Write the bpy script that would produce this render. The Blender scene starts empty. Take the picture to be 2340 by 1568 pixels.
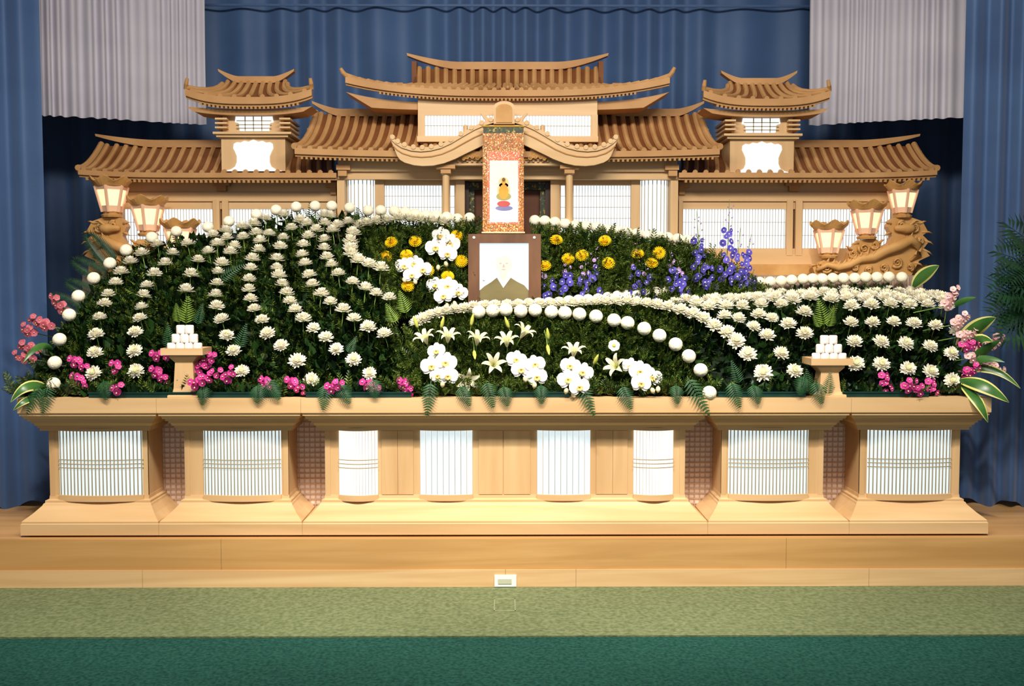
import bpy, bmesh, math, random
import numpy as np
from mathutils import Vector, Matrix, Euler
random.seed(7); RNG = np.random.default_rng(7)
PI = math.pi
SC = bpy.context.scene
COL = SC.collection

# ------------------------------------------------------------------ camera
F = 2300.0; CX, CY = 1170.0, 784.0
CAMH, CAMY = 1.41, -5.61
PITCH = math.atan((784 - 655) / F); YAW = math.atan((1170 - 1152) / F)
cd = bpy.data.cameras.new('camera'); cam = bpy.data.objects.new('camera', cd); COL.objects.link(cam)
cd.sensor_width = 36; cd.lens = 36 * F / 2340; cd.clip_start = 0.05
cam.location = (0, CAMY, CAMH); cam.rotation_euler = (PI / 2 - PITCH, 0, -YAW)
SC.camera = cam
RCAM = Euler((PI / 2 - PITCH, 0, -YAW)).to_matrix()

# ------------------------------------------------------------------ world, lights, exposure
SC.view_settings.view_transform = 'Standard'; SC.view_settings.look = 'None'
SC.view_settings.exposure = 0.0; SC.view_settings.gamma = 1.0; SC.view_settings.use_curve_mapping = False
wd = bpy.data.worlds.new('world'); SC.world = wd; wd.use_nodes = True
wd.node_tree.nodes['Background'].inputs[0].default_value = (0.75, 0.85, 1.0, 1)
wd.node_tree.nodes['Background'].inputs[1].default_value = 0.50

def area(name, loc, target, sx, sy, power, color):
    l = bpy.data.lights.new(name, 'AREA'); l.shape = 'RECTANGLE'; l.size = sx; l.size_y = sy
    l.energy = power; l.color = color
    o = bpy.data.objects.new(name, l); COL.objects.link(o); o.location = loc
    o.rotation_euler = (Vector(target) - Vector(loc)).to_track_quat('-Z', 'Y').to_euler()
    return o
def spot(name, loc, target, power, color, deg, blend=0.6, radius=0.08):
    l = bpy.data.lights.new(name, 'SPOT'); l.energy = power; l.color = color
    l.spot_size = math.radians(deg); l.spot_blend = blend; l.shadow_soft_size = radius
    o = bpy.data.objects.new(name, l); COL.objects.link(o); o.location = loc
    o.rotation_euler = (Vector(target) - Vector(loc)).to_track_quat('-Z', 'Y').to_euler()
    return o
area('ceiling_lamp', (0, -2.6, 3.95), (0, -0.2, 0.3), 4.2, 0.5, 250, (1.0, 0.93, 0.82))
spot('ceiling_spot', (-1.9, -2.2, 3.9), (-1.7, 0.1, 0.6), 390, (1.0, 0.93, 0.83), 54)
spot('ceiling_spot', (0.0, -2.2, 3.9), (0.1, 0.1, 0.5), 400, (1.0, 0.93, 0.83), 54)
spot('ceiling_spot', (1.9, -2.2, 3.9), (1.6, 0.1, 0.6), 400, (1.0, 0.93, 0.83), 54)

# ------------------------------------------------------------------ helpers
def ray(px, py):
    return RCAM @ Vector(((px - CX) / F, (CY - py) / F, -1.0))
def P(px, py, Y):
    d = ray(px, py); t = (Y - CAMY) / d.y
    return Vector((d.x * t, Y, CAMH + d.z * t))
def zc(a): return a

class MB:
    def __init__(s): s.v = []; s.f = []; s.m = []; s.cur = 0
    def add(s, verts, faces):
        b = len(s.v); s.v.extend([tuple(p) for p in verts])
        for f in faces: s.f.append(tuple(i + b for i in f)); s.m.append(s.cur)
    def box(s, x0, y0, z0, x1, y1, z1):
        if x0 > x1: x0, x1 = x1, x0
        if y0 > y1: y0, y1 = y1, y0
        if z0 > z1: z0, z1 = z1, z0
        s.add([(x0,y0,z0),(x1,y0,z0),(x1,y1,z0),(x0,y1,z0),(x0,y0,z1),(x1,y0,z1),(x1,y1,z1),(x0,y1,z1)],
              [(0,3,2,1),(4,5,6,7),(0,1,5,4),(1,2,6,5),(2,3,7,6),(3,0,4,7)])
    def pbox(s, px0, py0, px1, py1, Y0, Y1):
        pm = (py0 + py1) / 2; xm = (px0 + px1) / 2
        s.box(P(px0, pm, Y0).x, Y0, P(xm, py1, Y0).z, P(px1, pm, Y0).x, Y1, P(xm, py0, Y0).z)
    def tube(s, pts, r, n=8, caps=True, flat=1.0):
        pts = [Vector(p) for p in pts]; k = len(pts)
        rs = r if isinstance(r, (list, tuple)) else [r] * k
        up = Vector((0, 0, 1)); rings = []
        for i, p in enumerate(pts):
            t = (pts[min(i + 1, k - 1)] - pts[max(i - 1, 0)])
            t = t.normalized() if t.length > 1e-9 else Vector((0, 0, 1))
            a = up if abs(t.dot(up)) < 0.93 else Vector((0, 1, 0))
            b = t.cross(a).normalized(); c = b.cross(t)
            rings.append([p + (b * math.cos(2*PI*j/n) + c * math.sin(2*PI*j/n) * flat) * rs[i] for j in range(n)])
        V = [q for R in rings for q in R]; Fc = []
        for i in range(k - 1):
            for j in range(n):
                Fc.append((i*n+j, i*n+(j+1)%n, (i+1)*n+(j+1)%n, (i+1)*n+j))
        if caps: Fc.append(tuple(range(n))[::-1]); Fc.append(tuple((k-1)*n+j for j in range(n)))
        s.add(V, Fc)
    def lathe(s, prof, c=(0,0,0), n=16):
        V = []; Fc = []
        for (r, z) in prof:
            for j in range(n): V.append((c[0]+r*math.cos(2*PI*j/n), c[1]+r*math.sin(2*PI*j/n), c[2]+z))
        k = len(prof)
        for i in range(k-1):
            for j in range(n): Fc.append((i*n+j, i*n+(j+1)%n, (i+1)*n+(j+1)%n, (i+1)*n+j))
        Fc.append(tuple(range(n))[::-1]); Fc.append(tuple((k-1)*n+j for j in range(n)))
        s.add(V, Fc)
    def prism(s, pts, Y0, Y1):
        n = len(pts); V = [(x, Y0, z) for x, z in pts] + [(x, Y1, z) for x, z in pts]
        A = sum(pts[i][0]*pts[(i+1)%n][1]-pts[(i+1)%n][0]*pts[i][1] for i in range(n))
        fr = tuple(range(n)); bk = tuple(range(n, 2*n))[::-1]
        Fc = [fr, bk] + [((i+1)%n, i, n+i, n+(i+1)%n) for i in range(n)]
        if A < 0: Fc = [f[::-1] for f in Fc]
        s.add(V, Fc)
    def strip(s, top, bot, Y0, Y1):      # band between two polylines in XZ, extruded in Y
        n = len(top)
        for i in range(n-1):
            a, b, c, d = top[i], top[i+1], bot[i+1], bot[i]
            V = [(p[0], Y0, p[1]) for p in (a,b,c,d)] + [(p[0], Y1, p[1]) for p in (a,b,c,d)]
            s.add(V, [(3,2,1,0),(4,5,6,7),(0,1,5,4),(2,3,7,6)] + ([(0,4,7,3)] if i == 0 else []) + ([(1,2,6,5)] if i == n-2 else []))
    def grid(s, P2):                       # rows of points
        r, c = len(P2), len(P2[0])
        s.add([p for R in P2 for p in R], [(i*c+j, i*c+j+1, (i+1)*c+j+1, (i+1)*c+j) for i in range(r-1) for j in range(c-1)])
    def rings(s, R, capb=True, capt=True):   # list of equal-length loops
        n = len(R[0]); V = [p for q in R for p in q]
        Fc = [(i*n+j, i*n+(j+1)%n, (i+1)*n+(j+1)%n, (i+1)*n+j) for i in range(len(R)-1) for j in range(n)]
        if capb: Fc.append(tuple(range(n))[::-1])
        if capt: Fc.append(tuple((len(R)-1)*n+j for j in range(n)))
        s.add(V, Fc)
    def mesh(s, name, mats, smooth=False):
        me = bpy.data.meshes.new(name); me.from_pydata(s.v, [], s.f)
        for m in (mats if isinstance(mats, (list, tuple)) else [mats]): me.materials.append(m)
        if len(me.materials) > 1: me.polygons.foreach_set('material_index', s.m)
        if smooth: me.polygons.foreach_set('use_smooth', [True]*len(me.polygons))
        me.update(); return me

def link(name, me, parent=None, loc=None, rot=None, scale=None):
    o = bpy.data.objects.new(name, me); COL.objects.link(o)
    if parent is not None: o.parent = parent
    if loc is not None: o.location = loc
    if rot is not None: o.rotation_euler = rot
    if scale is not None: o.scale = (scale,)*3 if isinstance(scale, (int, float)) else scale
    return o
def obj(name, mb, mat, parent=None, smooth=False, **k):
    return link(name, mb.mesh(name, mat, smooth), parent, **k)
def tag(o, label, cat, group=None, kind=None):
    o['label'] = label; o['category'] = cat
    if group: o['group'] = group
    if kind: o['kind'] = kind
    return o
def thing(name, label, cat, group=None, loc=(0,0,0)):
    o = link(name, None, loc=loc); return tag(o, label, cat, group)
def struct(name, mb, mat, parent=None, **k):
    o = obj(name, mb, mat, parent, **k)
    if parent is None: o['kind'] = 'structure'
    return o
def quat_z(n, roll=0.0):
    n = Vector(n).normalized(); q = n.to_track_quat('Z', 'Y')
    return (q.to_matrix() @ Matrix.Rotation(roll, 3, 'Z')).to_euler()
def ordn(i):
    return ['first','second','third','fourth','fifth','sixth','seventh','eighth','ninth','tenth','eleventh','twelfth',
            'thirteenth','fourteenth','fifteenth','sixteenth','seventeenth','eighteenth','nineteenth','twentieth'][i] if i < 20 else (
            ['twenty-first','twenty-second','twenty-third','twenty-fourth','twenty-fifth','twenty-sixth','twenty-seventh','twenty-eighth','twenty-ninth','thirtieth','thirty-first','thirty-second','thirty-third','thirty-fourth','thirty-fifth','thirty-sixth'][i-20])

# ------------------------------------------------------------------ materials
def S(c):   # sRGB 0-255 to linear
    return tuple((x/255/12.92) if x/255 <= 0.04045 else ((x/255+0.055)/1.055)**2.4 for x in c) + (1.0,)
MATS = {}
def base(name):
    m = bpy.data.materials.new(name); m.use_nodes = True; nt = m.node_tree
    return m, nt, nt.nodes['Principled BSDF']
def noise_mat(name, c1, c2, scale=(5,5,5), rough=0.6, detail=4, spec=0.3, bump=0.0, dist=0.0, nscale=1.0, island=0.0, trans=0.0, coat=0.0, sheen=0.0):
    m, nt, b = base(name); N = nt.nodes; L = nt.links
    tc = N.new('ShaderNodeTexCoord'); mp = N.new('ShaderNodeMapping'); mp.inputs['Scale'].default_value = scale
    nz = N.new('ShaderNodeTexNoise'); nz.inputs['Scale'].default_value = nscale; nz.inputs['Detail'].default_value = detail
    nz.inputs['Distortion'].default_value = dist
    L.new(tc.outputs['Object'], mp.inputs[0]); L.new(mp.outputs[0], nz.inputs['Vector'])
    rp = N.new('ShaderNodeValToRGB'); rp.color_ramp.elements[0].color = c1; rp.color_ramp.elements[1].color = c2
    rp.color_ramp.elements[0].position = 0.32; rp.color_ramp.elements[1].position = 0.68
    if island:
        g = N.new('ShaderNodeNewGeometry'); mx = N.new('ShaderNodeMix'); mx.inputs[0].default_value = island
        L.new(nz.outputs['Fac'], mx.inputs[2]); L.new(g.outputs['Random Per Island'], mx.inputs[3]); L.new(mx.outputs[0], rp.inputs[0])
    else: L.new(nz.outputs['Fac'], rp.inputs[0])
    L.new(rp.outputs[0], b.inputs['Base Color'])
    b.inputs['Roughness'].default_value = rough; b.inputs['Specular IOR Level'].default_value = spec
    if coat: b.inputs['Coat Weight'].default_value = coat; b.inputs['Coat Roughness'].default_value = 0.2
    if sheen: b.inputs['Sheen Weight'].default_value = sheen
    if bump:
        bp = N.new('ShaderNodeBump'); bp.inputs['Strength'].default_value = bump; bp.inputs['Distance'].default_value = 0.01
        L.new(nz.outputs['Fac'], bp.inputs['Height']); L.new(bp.outputs[0], b.inputs['Normal'])
    if trans:
        tr = N.new('ShaderNodeBsdfTranslucent'); L.new(rp.outputs[0], tr.inputs[0]); ms = N.new('ShaderNodeMixShader'); ms.inputs[0].default_value = trans
        L.new(b.outputs[0], ms.inputs[1]); L.new(tr.outputs[0], ms.inputs[2]); L.new(ms.outputs[0], N['Material Output'].inputs[0])
    MATS[name] = m; return m
def glow(name, col, strength):
    m, nt, b = base(name)
    b.inputs['Base Color'].default_value = (0.25,0.25,0.25,1); b.inputs['Emission Color'].default_value = col
    b.inputs['Emission Strength'].default_value = strength; b.inputs['Roughness'].default_value = 0.5
    MATS[name] = m; return m
WOOD = noise_mat('pale_cypress_wood', S((206,166,116)), S((222,186,138)), (0.7,7,9), 0.42, 5, 0.35, dist=0.6)
WOODV = noise_mat('pale_cypress_wood_upright', S((202,162,114)), S((220,184,136)), (9,7,0.7), 0.42, 5, 0.35, dist=0.6)
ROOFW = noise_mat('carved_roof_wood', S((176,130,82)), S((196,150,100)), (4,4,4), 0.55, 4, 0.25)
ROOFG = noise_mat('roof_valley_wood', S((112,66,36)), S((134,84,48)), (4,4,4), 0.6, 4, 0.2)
STAGEW = noise_mat('stage_board_wood', S((192,144,86)), S((212,166,106)), (0.5,6,10), 0.38, 6, 0.4, dist=1.4, coat=0.15)
STAGEL = noise_mat('stage_foot_board_wood', S((216,174,122)), S((236,200,150)), (0.5,6,10), 0.38, 6, 0.4, dist=1.6, coat=0.15)
CARVEW = noise_mat('carved_ornament_wood', S((190,138,76)), S((208,160,98)), (8,8,8), 0.5, 4, 0.3)
LATT = noise_mat('lattice_back_wood', S((248,230,216)), S((252,236,224)), (6,6,6), 0.6)
LATTB = noise_mat('lattice_bar_wood', S((206,174,150)), S((214,184,160)), (6,6,6), 0.6)
MUNT = noise_mat('window_bar_wood', S((150,140,112)), S((176,160,128)), (6,6,6), 0.6)
BLUE = noise_mat('blue_satin_curtain', S((56,84,128)), S((68,98,142)), (1,1,2), 0.55, 3, 0.3, sheen=0.3)
WHITEC = noise_mat('pale_pleated_curtain', S((186,182,194)), S((200,196,206)), (1,1,2), 0.8, 3, 0.1)
CARPD = noise_mat('dark_green_carpet', S((22,58,52)), S((42,86,76)), (60,60,60), 0.95, 5, 0.05, bump=0.6)
CARPL = noise_mat('lit_tread_carpet', S((92,102,70)), S((124,132,96)), (45,45,45), 0.95, 5, 0.05, bump=0.5)  # lit and shaded step carpet painted as two greens; this the lit tread
WALLM = noise_mat('painted_wall', S((150,150,160)), S((160,160,170)), (2,2,2), 0.9)
CEILM = noise_mat('painted_ceiling', S((214,210,200)), S((222,218,208)), (2,2,2), 0.9)
GLOW = glow('lit_white_panel', (0.80, 0.92, 0.95, 1), 0.85)
GLOWB = glow('lit_window_panel', (0.88, 0.97, 1.0, 1), 1.05)
GLOWW = glow('warm_lit_panel', (1.0, 0.96, 0.88, 1), 1.0)
GLOWL = glow('lantern_pane', (1.0, 0.66, 0.36, 1), 1.35)
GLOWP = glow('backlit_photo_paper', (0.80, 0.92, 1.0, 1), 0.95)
WHITEP = noise_mat('white_petal', S((250,244,226)), S((255,252,240)), (20,20,20), 0.6, 2, 0.2, trans=0.25)
BALLP = noise_mat('cream_white_petal', S((246,236,208)), S((252,244,222)), (30,30,30), 0.7, 2, 0.15)
CORE = noise_mat('pale_yellow_green_core', S((226,226,150)), S((238,236,178)), (30,30,30), 0.7)
ORCHW = noise_mat('white_orchid_petal', S((250,244,240)), S((255,252,250)), (20,20,20), 0.5, 2, 0.3, trans=0.25)
ORCHL = noise_mat('orchid_lip_yellow', S((222,176,84)), S((240,206,130)), (40,40,40), 0.5)
BUDM = noise_mat('orchid_bud_cream', S((232,206,160)), S((240,222,184)), (30,30,30), 0.5)
LILYP = noise_mat('ivory_lily_petal', S((240,232,196)), S((250,244,218)), (20,20,20), 0.5, 2, 0.3, trans=0.3)
LILYG = noise_mat('yellow_green_lily_bud', S((190,196,78)), S((214,214,110)), (20,20,20), 0.5)
YEL = noise_mat('golden_yellow_petal', S((248,206,12)), S((255,222,36)), (20,20,20), 0.55, 2, 0.2, trans=0.2)
YELC = noise_mat('amber_flower_centre', S((226,156,6)), S((240,176,16)), (60,60,60), 0.7)
PURP = noise_mat('violet_blue_petal', S((74,66,176)), S((116,104,208)), (20,20,20), 0.5, 2, 0.2, trans=0.25)
PURL = noise_mat('lilac_bud_petal', S((164,126,190)), S((190,150,206)), (20,20,20), 0.5)
EYE = noise_mat('white_flower_eye', S((236,226,250)), S((248,240,252)), (20,20,20), 0.6)
PINK = noise_mat('magenta_orchid_petal', S((214,52,146)), S((236,90,176)), (20,20,20), 0.5, 2, 0.2, trans=0.25)
ROSE = noise_mat('dusty_rose_petal', S((206,96,116)), S((226,128,140)), (20,20,20), 0.5, 2, 0.2, trans=0.25)
PINKT = noise_mat('pale_throat_petal', S((240,216,170)), S((246,230,196)), (20,20,20), 0.5)
STEM = noise_mat('fresh_green_stem', S((96,128,52)), S((122,150,70)), (20,20,20), 0.6)
LEAFD = noise_mat('dark_green_leaf', S((10,28,12)), S((40,72,28)), (9,9,9), 0.45, 3, 0.4, island=0.65, trans=0.12)
LEAFM = noise_mat('mid_green_leaf', S((36,62,20)), S((108,126,48)), (9,9,9), 0.45, 3, 0.4, island=0.65, trans=0.15)
FERN = noise_mat('leather_fern_green', S((20,58,30)), S((42,94,48)), (14,14,14), 0.5, 3, 0.35, trans=0.1)
FERNY = noise_mat('yellow_green_fern', S((86,118,30)), S((128,156,52)), (14,14,14), 0.5, 3, 0.3, trans=0.15)
PALM = noise_mat('palm_leaf_green', S((14,40,22)), S((34,70,40)), (14,14,14), 0.4, 3, 0.4)
VAR = noise_mat('broad_leaf_green', S((34,78,30)), S((66,112,46)), (10,3,10), 0.35, 3, 0.5)
VARY = noise_mat('cream_leaf_margin', S((196,190,104)), S((216,208,132)), (10,10,10), 0.4)
FOAM = noise_mat('dark_floral_foam', S((8,20,10)), S((18,34,16)), (20,20,20), 0.9)
TRAYM = noise_mat('dark_green_plastic_tray', S((12,46,40)), S((18,56,48)), (10,10,10), 0.3, 2, 0.5)
FRAMEB = noise_mat('bronze_photo_frame', S((96,64,42)), S((124,86,58)), (10,3,3), 0.32, 3, 0.5, coat=0.3)
JACKET = noise_mat('printed_olive_jacket', S((118,106,70)), S((134,122,82)), (4,4,14), 0.7)
COLLAR = noise_mat('printed_white_collar', S((244,246,252)), S((250,252,255)), (4,4,4), 0.7)
SKINP = noise_mat('printed_pale_skin', S((226,204,194)), S((234,214,204)), (4,4,4), 0.7)
SCROLLW = noise_mat('scroll_paper', S((250,238,228)), S((255,246,238)), (6,6,6), 0.8)
BRASS = noise_mat('polished_brass', S((226,180,84)), S((240,200,110)), (10,10,10), 0.3); MATS['polished_brass'].node_tree.nodes['Principled BSDF'].inputs['Metallic'].default_value = 0.8
CLAY = noise_mat('white_rice_cake', S((244,234,226)), S((252,244,238)), (8,8,8), 0.6)
PLASTIC = noise_mat('white_plastic_plate', S((240,240,240)), S((248,248,248)), (5,5,5), 0.4)
PLASTG = noise_mat('beige_socket_cover', S((196,198,172)), S((206,206,182)), (5,5,5), 0.5)
DARKIN = noise_mat('dark_shrine_interior', S((96,58,40)), S((120,76,54)), (5,5,5), 0.6)
DARKF = noise_mat('dark_lacquer_frame', S((58,40,36)), S((76,54,46)), (5,5,5), 0.4)
POTM = noise_mat('glazed_pot', S((70,50,40)), S((92,66,50)), (5,5,5), 0.3)
SHELFM = noise_mat('grey_shelf_cloth', S((150,130,116)), S((164,144,128)), (5,5,5), 0.8)
PEACH = noise_mat('lantern_post_wood', S((238,186,150)), S((246,202,168)), (8,8,8), 0.5)
def brocade(name, cols, scale):
    m, nt, b = base(name); N = nt.nodes; L = nt.links
    tc = N.new('ShaderNodeTexCoord'); v = N.new('ShaderNodeTexVoronoi'); v.inputs['Scale'].default_value = scale
    L.new(tc.outputs['Object'], v.inputs['Vector']); sp = N.new('ShaderNodeSeparateColor'); L.new(v.outputs['Color'], sp.inputs[0])
    rp = N.new('ShaderNodeValToRGB'); rp.color_ramp.interpolation = 'CONSTANT'
    e = rp.color_ramp.elements; e[0].color = cols[0]; e[1].color = cols[1]; e[1].position = 0.25
    for i, c in enumerate(cols[2:]): q = e.new(0.25 + 0.5*(i+1)/(len(cols)-1)); q.color = c
    L.new(sp.outputs[0], rp.inputs[0]); L.new(rp.outputs[0], b.inputs['Base Color']); b.inputs['Roughness'].default_value = 0.45
    MATS[name] = m; return m
BROC = brocade('gold_red_brocade', [S((196,120,40)), S((226,160,70)), S((214,104,60)), S((246,214,160)), S((140,90,40))], 170)
BROCR = brocade('red_white_brocade', [S((232,96,64)), S((240,150,110)), S((250,226,206)), S((226,120,70))], 190)
BROCG = brocade('green_gold_brocade', [S((46,58,24)), S((88,92,36)), S((60,72,30)), S((176,150,60)), S((40,44,22))], 85)

# ================================================================== SETTING
XW = 3.95
m = MB(); m.box(-XW, -7.5, -0.34, XW, -0.03, -0.28); struct('floor', m, CARPD)
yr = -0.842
m = MB(); m.box(-XW, yr, -0.28, XW, -0.055, -0.272); o = struct('floor_lit_tread', m, CARPL)  # flat strip in place of a step tread, its light put into the colour
m = MB()                                                        # pale rectangular outline on the lighter carpet strip
for (a, b, c, d) in ((-0.055, -0.27, 0.06, -0.262), (-0.055, -0.47, 0.06, -0.462), (-0.055, -0.47, -0.049, -0.262), (0.054, -0.47, 0.06, -0.262)):
    m.box(a, b, -0.2725, c, d, -0.2712)
tag(obj('carpet_outline', m, noise_mat('pale_outline', S((128,136,100)), S((140,148,112)), (30,30,30), 0.8)), 'faint pale rectangular outline on the lighter carpet strip below the socket', 'tape')
m = MB(); m.box(-XW, -0.03, -0.28, XW, 2.6, 0.0); stg = struct('floor_stage', m, STAGEW)
t1 = MB(); t1.box(-XW, -0.034, -0.28, XW, -0.03, -0.0); tr1 = struct('trim_1', t1, ROOFG)
xs = [-XW] + [P(p, 1270, -0.05).x for p in (505, 1797)] + [XW]
for i in range(3):
    m = MB(); m.box(xs[i]+0.0008, -0.046, -0.172, xs[i+1]-0.0008, -0.034, 0.0); obj('plank', m, STAGEW, tr1)
xs = [-XW] + [P(p, 1325, -0.05).x for p in (326, 1155, 1316, 1985)] + [XW]
for i in range(5):
    m = MB(); m.box(xs[i]+0.0008, -0.054, -0.2715, xs[i+1]-0.0008, -0.034, -0.173); obj('plank', m, STAGEL, tr1)
m = MB(); m.box(-XW, 2.6, -0.3, XW, 2.7, 4.4); struct('wall_back', m, WALLM)
m = MB(); m.box(-XW-0.1, -7.5, -0.3, -XW, 2.7, 4.4); struct('wall_left', m, WALLM)
m = MB(); m.box(XW, -7.5, -0.3, XW+0.1, 2.7, 4.4); struct('wall_right', m, WALLM)
m = MB(); m.box(-XW, -7.5, 4.3, XW, 2.7, 4.4); struct('ceiling', m, CEILM)

def drape(pts, ztop, zbot, wave, amp, ny=14, sharp=0.0, jit=0.3, botlift=None, seed=1, gather=0.0):
    """pleated curtain following a polyline in XY; returns MB"""
    rg = random.Random(seed); seg = []; L = 0
    P0 = [Vector((p[0], p[1])) for p in pts]
    tot = sum((P0[i+1]-P0[i]).length for i in range(len(P0)-1))
    n = int(tot / wave * 10); rows = []
    ph = 0; phs = []
    for j in range(n+1):
        phs.append(ph); ph += 2*PI/10 * (1 + jit*(math.sin(j*0.11+seed)+0.6*math.sin(j*0.047+2*seed)))
    for k in range(ny+1):
        v = k/ny; z0 = ztop + (zbot-ztop)*v; row = []
        for j in range(n+1):
            d = tot*j/n; i = 0
            while i < len(P0)-2 and d > (P0[i+1]-P0[i]).length: d -= (P0[i+1]-P0[i]).length; i += 1
            t = (P0[i+1]-P0[i]).normalized(); p = P0[i] + t*d; nrm = Vector((t.y, -t.x))
            a = amp*(1+0.35*math.sin(j*0.031+seed)) * (1 - gather*(1-v))
            w = math.sin(phs[j] + 0.5*v*math.sin(j*0.02+seed)); w = math.copysign(abs(w)**(1-sharp), w)
            p = p + nrm*(a*w) + nrm*0.012*math.sin(5*v+j*0.05)
            z = z0 + (botlift(j/n)*v**6 if botlift else 0)
            row.append((p.x, p.y, z))
        rows.append(row)
    mb = MB(); mb.grid(rows); return mb
XB = 3.0
o = obj('back_curtain', drape([(-3.9, 2.25), (3.9, 2.25)], 4.1, 0.02, 0.24, 0.05, 16, 0.0, 0.35, seed=3, gather=0.3), BLUE, smooth=True)
tag(o, 'wide blue pleated curtain hanging behind the altar', 'curtain')
m = MB()
zz = P(1170, 14, 2.17).z
m.box(-3.3, 2.150, zz-0.008, 3.3, 2.160, zz+0.008)
obj('hem_band', m, BLUE, o)
for s, lab in ((-1, 'left'), (1, 'right')):
    xa, xb = s*3.85, s*2.93
    pts = [(xa, 0.62), (s*3.3, 0.72), (xb, 0.86)] if s < 0 else [(xb, 0.86), (s*3.3, 0.72), (xa, 0.62)]
    o = obj('side_curtain', drape(pts, 4.1, 0.015, 0.17, 0.045, 18, 0.0, 0.35, seed=5+s, botlift=lambda u: 0.03*math.sin(u*23)), BLUE, smooth=True)
    tag(o, f'blue satin side curtain falling to the stage floor at the {lab} of the altar', 'curtain', 'blue side curtains')
    A = P(65 if s < 0 else 2255, 120, 1.18); B = P(468 if s < 0 else 1850, 120, 1.75)
    zb0 = P(65, 262, 1.18).z; zb1 = P(468, 285, 1.75).z
    pts = [(A.x, A.y), (B.x, B.y)] if s < 0 else [(B.x, B.y), (A.x, A.y)]
    zm = zb0; dz = zb1 - zb0
    o = obj('white_valance', drape(pts, 4.15, zm, 0.078, 0.026, 12, 0.2, 0.3, seed=8+s, botlift=(lambda u: dz*u) if s < 0 else (lambda u: dz*(1-u))), WHITEC, smooth=True)
    tag(o, f'greyish white pleated drop curtain hanging at the upper {lab}', 'curtain', 'white drop curtains')

m = MB(); q0 = P(1130, 1314, -0.054); q1 = P(1180, 1340, -0.054)
m.box(q0.x, -0.062, q1.z, q1.x, -0.054, q0.z)
so = thing('wall_socket', 'white plastic socket plate on the front edge of the stage', 'socket')
obj('plate', m, PLASTIC, so)
m = MB(); q2 = P(1138, 1323, -0.06); q3 = P(1169, 1334, -0.06); m.box(q2.x, -0.065, q3.z, q3.x, -0.062, q2.z); obj('socket_cover', m, PLASTG, so)

# ================================================================== ALTAR PLINTH
IX, IY, YBK = 0.105, 0.15, 0.95
UX = [P(p, 1225, 0).x for p in (47, 363, 691, 1617, 1940, 2258)]
BASEP = [(0,.012),(0,.074),(.035,.078),(.035,.088),(.09,.094),(.40,.122),(.72,.158),(.76,.168),(.82,.172),(.82,.184),(.96,.19),(.98,.21)]
CORNP = [(.98,.588),(.70,.590),(.70,.606),(.62,.608),(.62,.620),(.55,.622),(.50,.636),(.42,.638),(.42,.650),(.30,.653),(.30,.664),(.19,.667),(.15,.684),(.06,.687),(.06,.698),(0,.704),(0,.785)]
def rect(x0, x1, t, z):
    return [(x0+IX*t, IY*t, z), (x1-IX*t, IY*t, z), (x1-IX*t, YBK-0.1*t, z), (x0+IX*t, YBK-0.1*t, z)]
ZB0, ZB1 = .21, .592
YF = IY
def bulge(par, pa, pb, n, kind, sag, glowm, rails=True):
    xa, xb = P(pa, 1060, YF).x, P(pb, 1060, YF).x; h = (xb-xa)/2; c = (xa+xb)/2
    yy = lambda x: YF - 0.006 - sag*(1-((x-c)/h)**2)
    X = [xa + (xb-xa)*i/24 for i in range(25)]
    z0, z1 = ZB0-0.012, ZB1+0.01
    sill = MB(); sill.strip([(0,0)]*2, [(0,0)]*2, 0, 0); sill = MB()
    top = [(x, yy(x)-0.012) for x in X] ; R0 = [(x, y, ZB0-0.03) for x, y in top] + [(xb, YF+0.01, ZB0-0.03), (xa, YF+0.01, ZB0-0.03)]
    R1 = [(x, y, ZB0+0.004) for x, y, _ in R0]; sill.rings([R0, R1]); obj('window_sill', sill, WOOD, par)
    hd = MB(); R0 = [(x, y, ZB1-0.006) for x, y in top] + [(xb, YF+0.01, ZB1-0.006), (xa, YF+0.01, ZB1-0.006)]
    hd.rings([R0, [(x, y, ZB1+0.012) for x, y, _ in R0]]); obj('window_head', hd, WOOD, par)
    if kind == 'bars':
        pm = MB(); pm.grid([[(x, yy(x)+0.006, z0) for x in X], [(x, yy(x)+0.006, z1) for x in X]]); pane = obj('lit_pane', pm, glowm, par, smooth=True)
        bm_ = MB(); bm_.box(-0.0023, -0.004, z0, 0.0023, 0.003, z1); me = bm_.mesh('window_bar', MUNT)
        for i in range(n):
            x = xa + (xb-xa)*(i+0.5)/n; link('window_bar', me, pane, loc=(x, yy(x), 0))
        if rails:
            for zr in (0.372, 0.395, 0.418):
                rm = MB(); rm.tube([(x, yy(x)-0.001, zr) for x in X], 0.0032, 6); obj('cross_rail', rm, MUNT, pane)
    else:
        bk = MB(); bk.grid([[(x, yy(x)+0.016, z0) for x in X], [(x, yy(x)+0.016, z1) for x in X]]); back = obj('window_backing', bk, MUNT, par)
        w = (xb-xa)/n
        rb = MB(); rw = w*0.46
        rb.rings([[(-rw, 0.006, z), (-rw*0.7, -0.003, z), (0, -0.006, z), (rw*0.7, -0.003, z), (rw, 0.006, z)] for z in (z0, z1)])
        me = rb.mesh('glowing_slat', glowm)
        for i in range(n):
            x = xa + w*(i+0.5); link('glowing_slat', me, back, loc=(x, yy(x), 0))
        if rails:
            for zr in (0.372, 0.395, 0.418):
                rm = MB(); rm.tube([(x, yy(x)-0.007, zr) for x in X], 0.003, 6); obj('cross_rail', rm, MUNT, back)
ULAB = ['plinth cabinet at the far left end, with one tall slatted lit window', 'plinth cabinet between the far left cabinet and the wide central one',
        'widest central plinth cabinet with two bright white slatted windows', 'plinth cabinet between the wide central one and the far right cabinet', 'plinth cabinet at the far right end, below the variegated leaves']
WIN = [[(136,329)], [(466,643)], None, [(1664,1846)], [(1981,2172)]]
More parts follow.
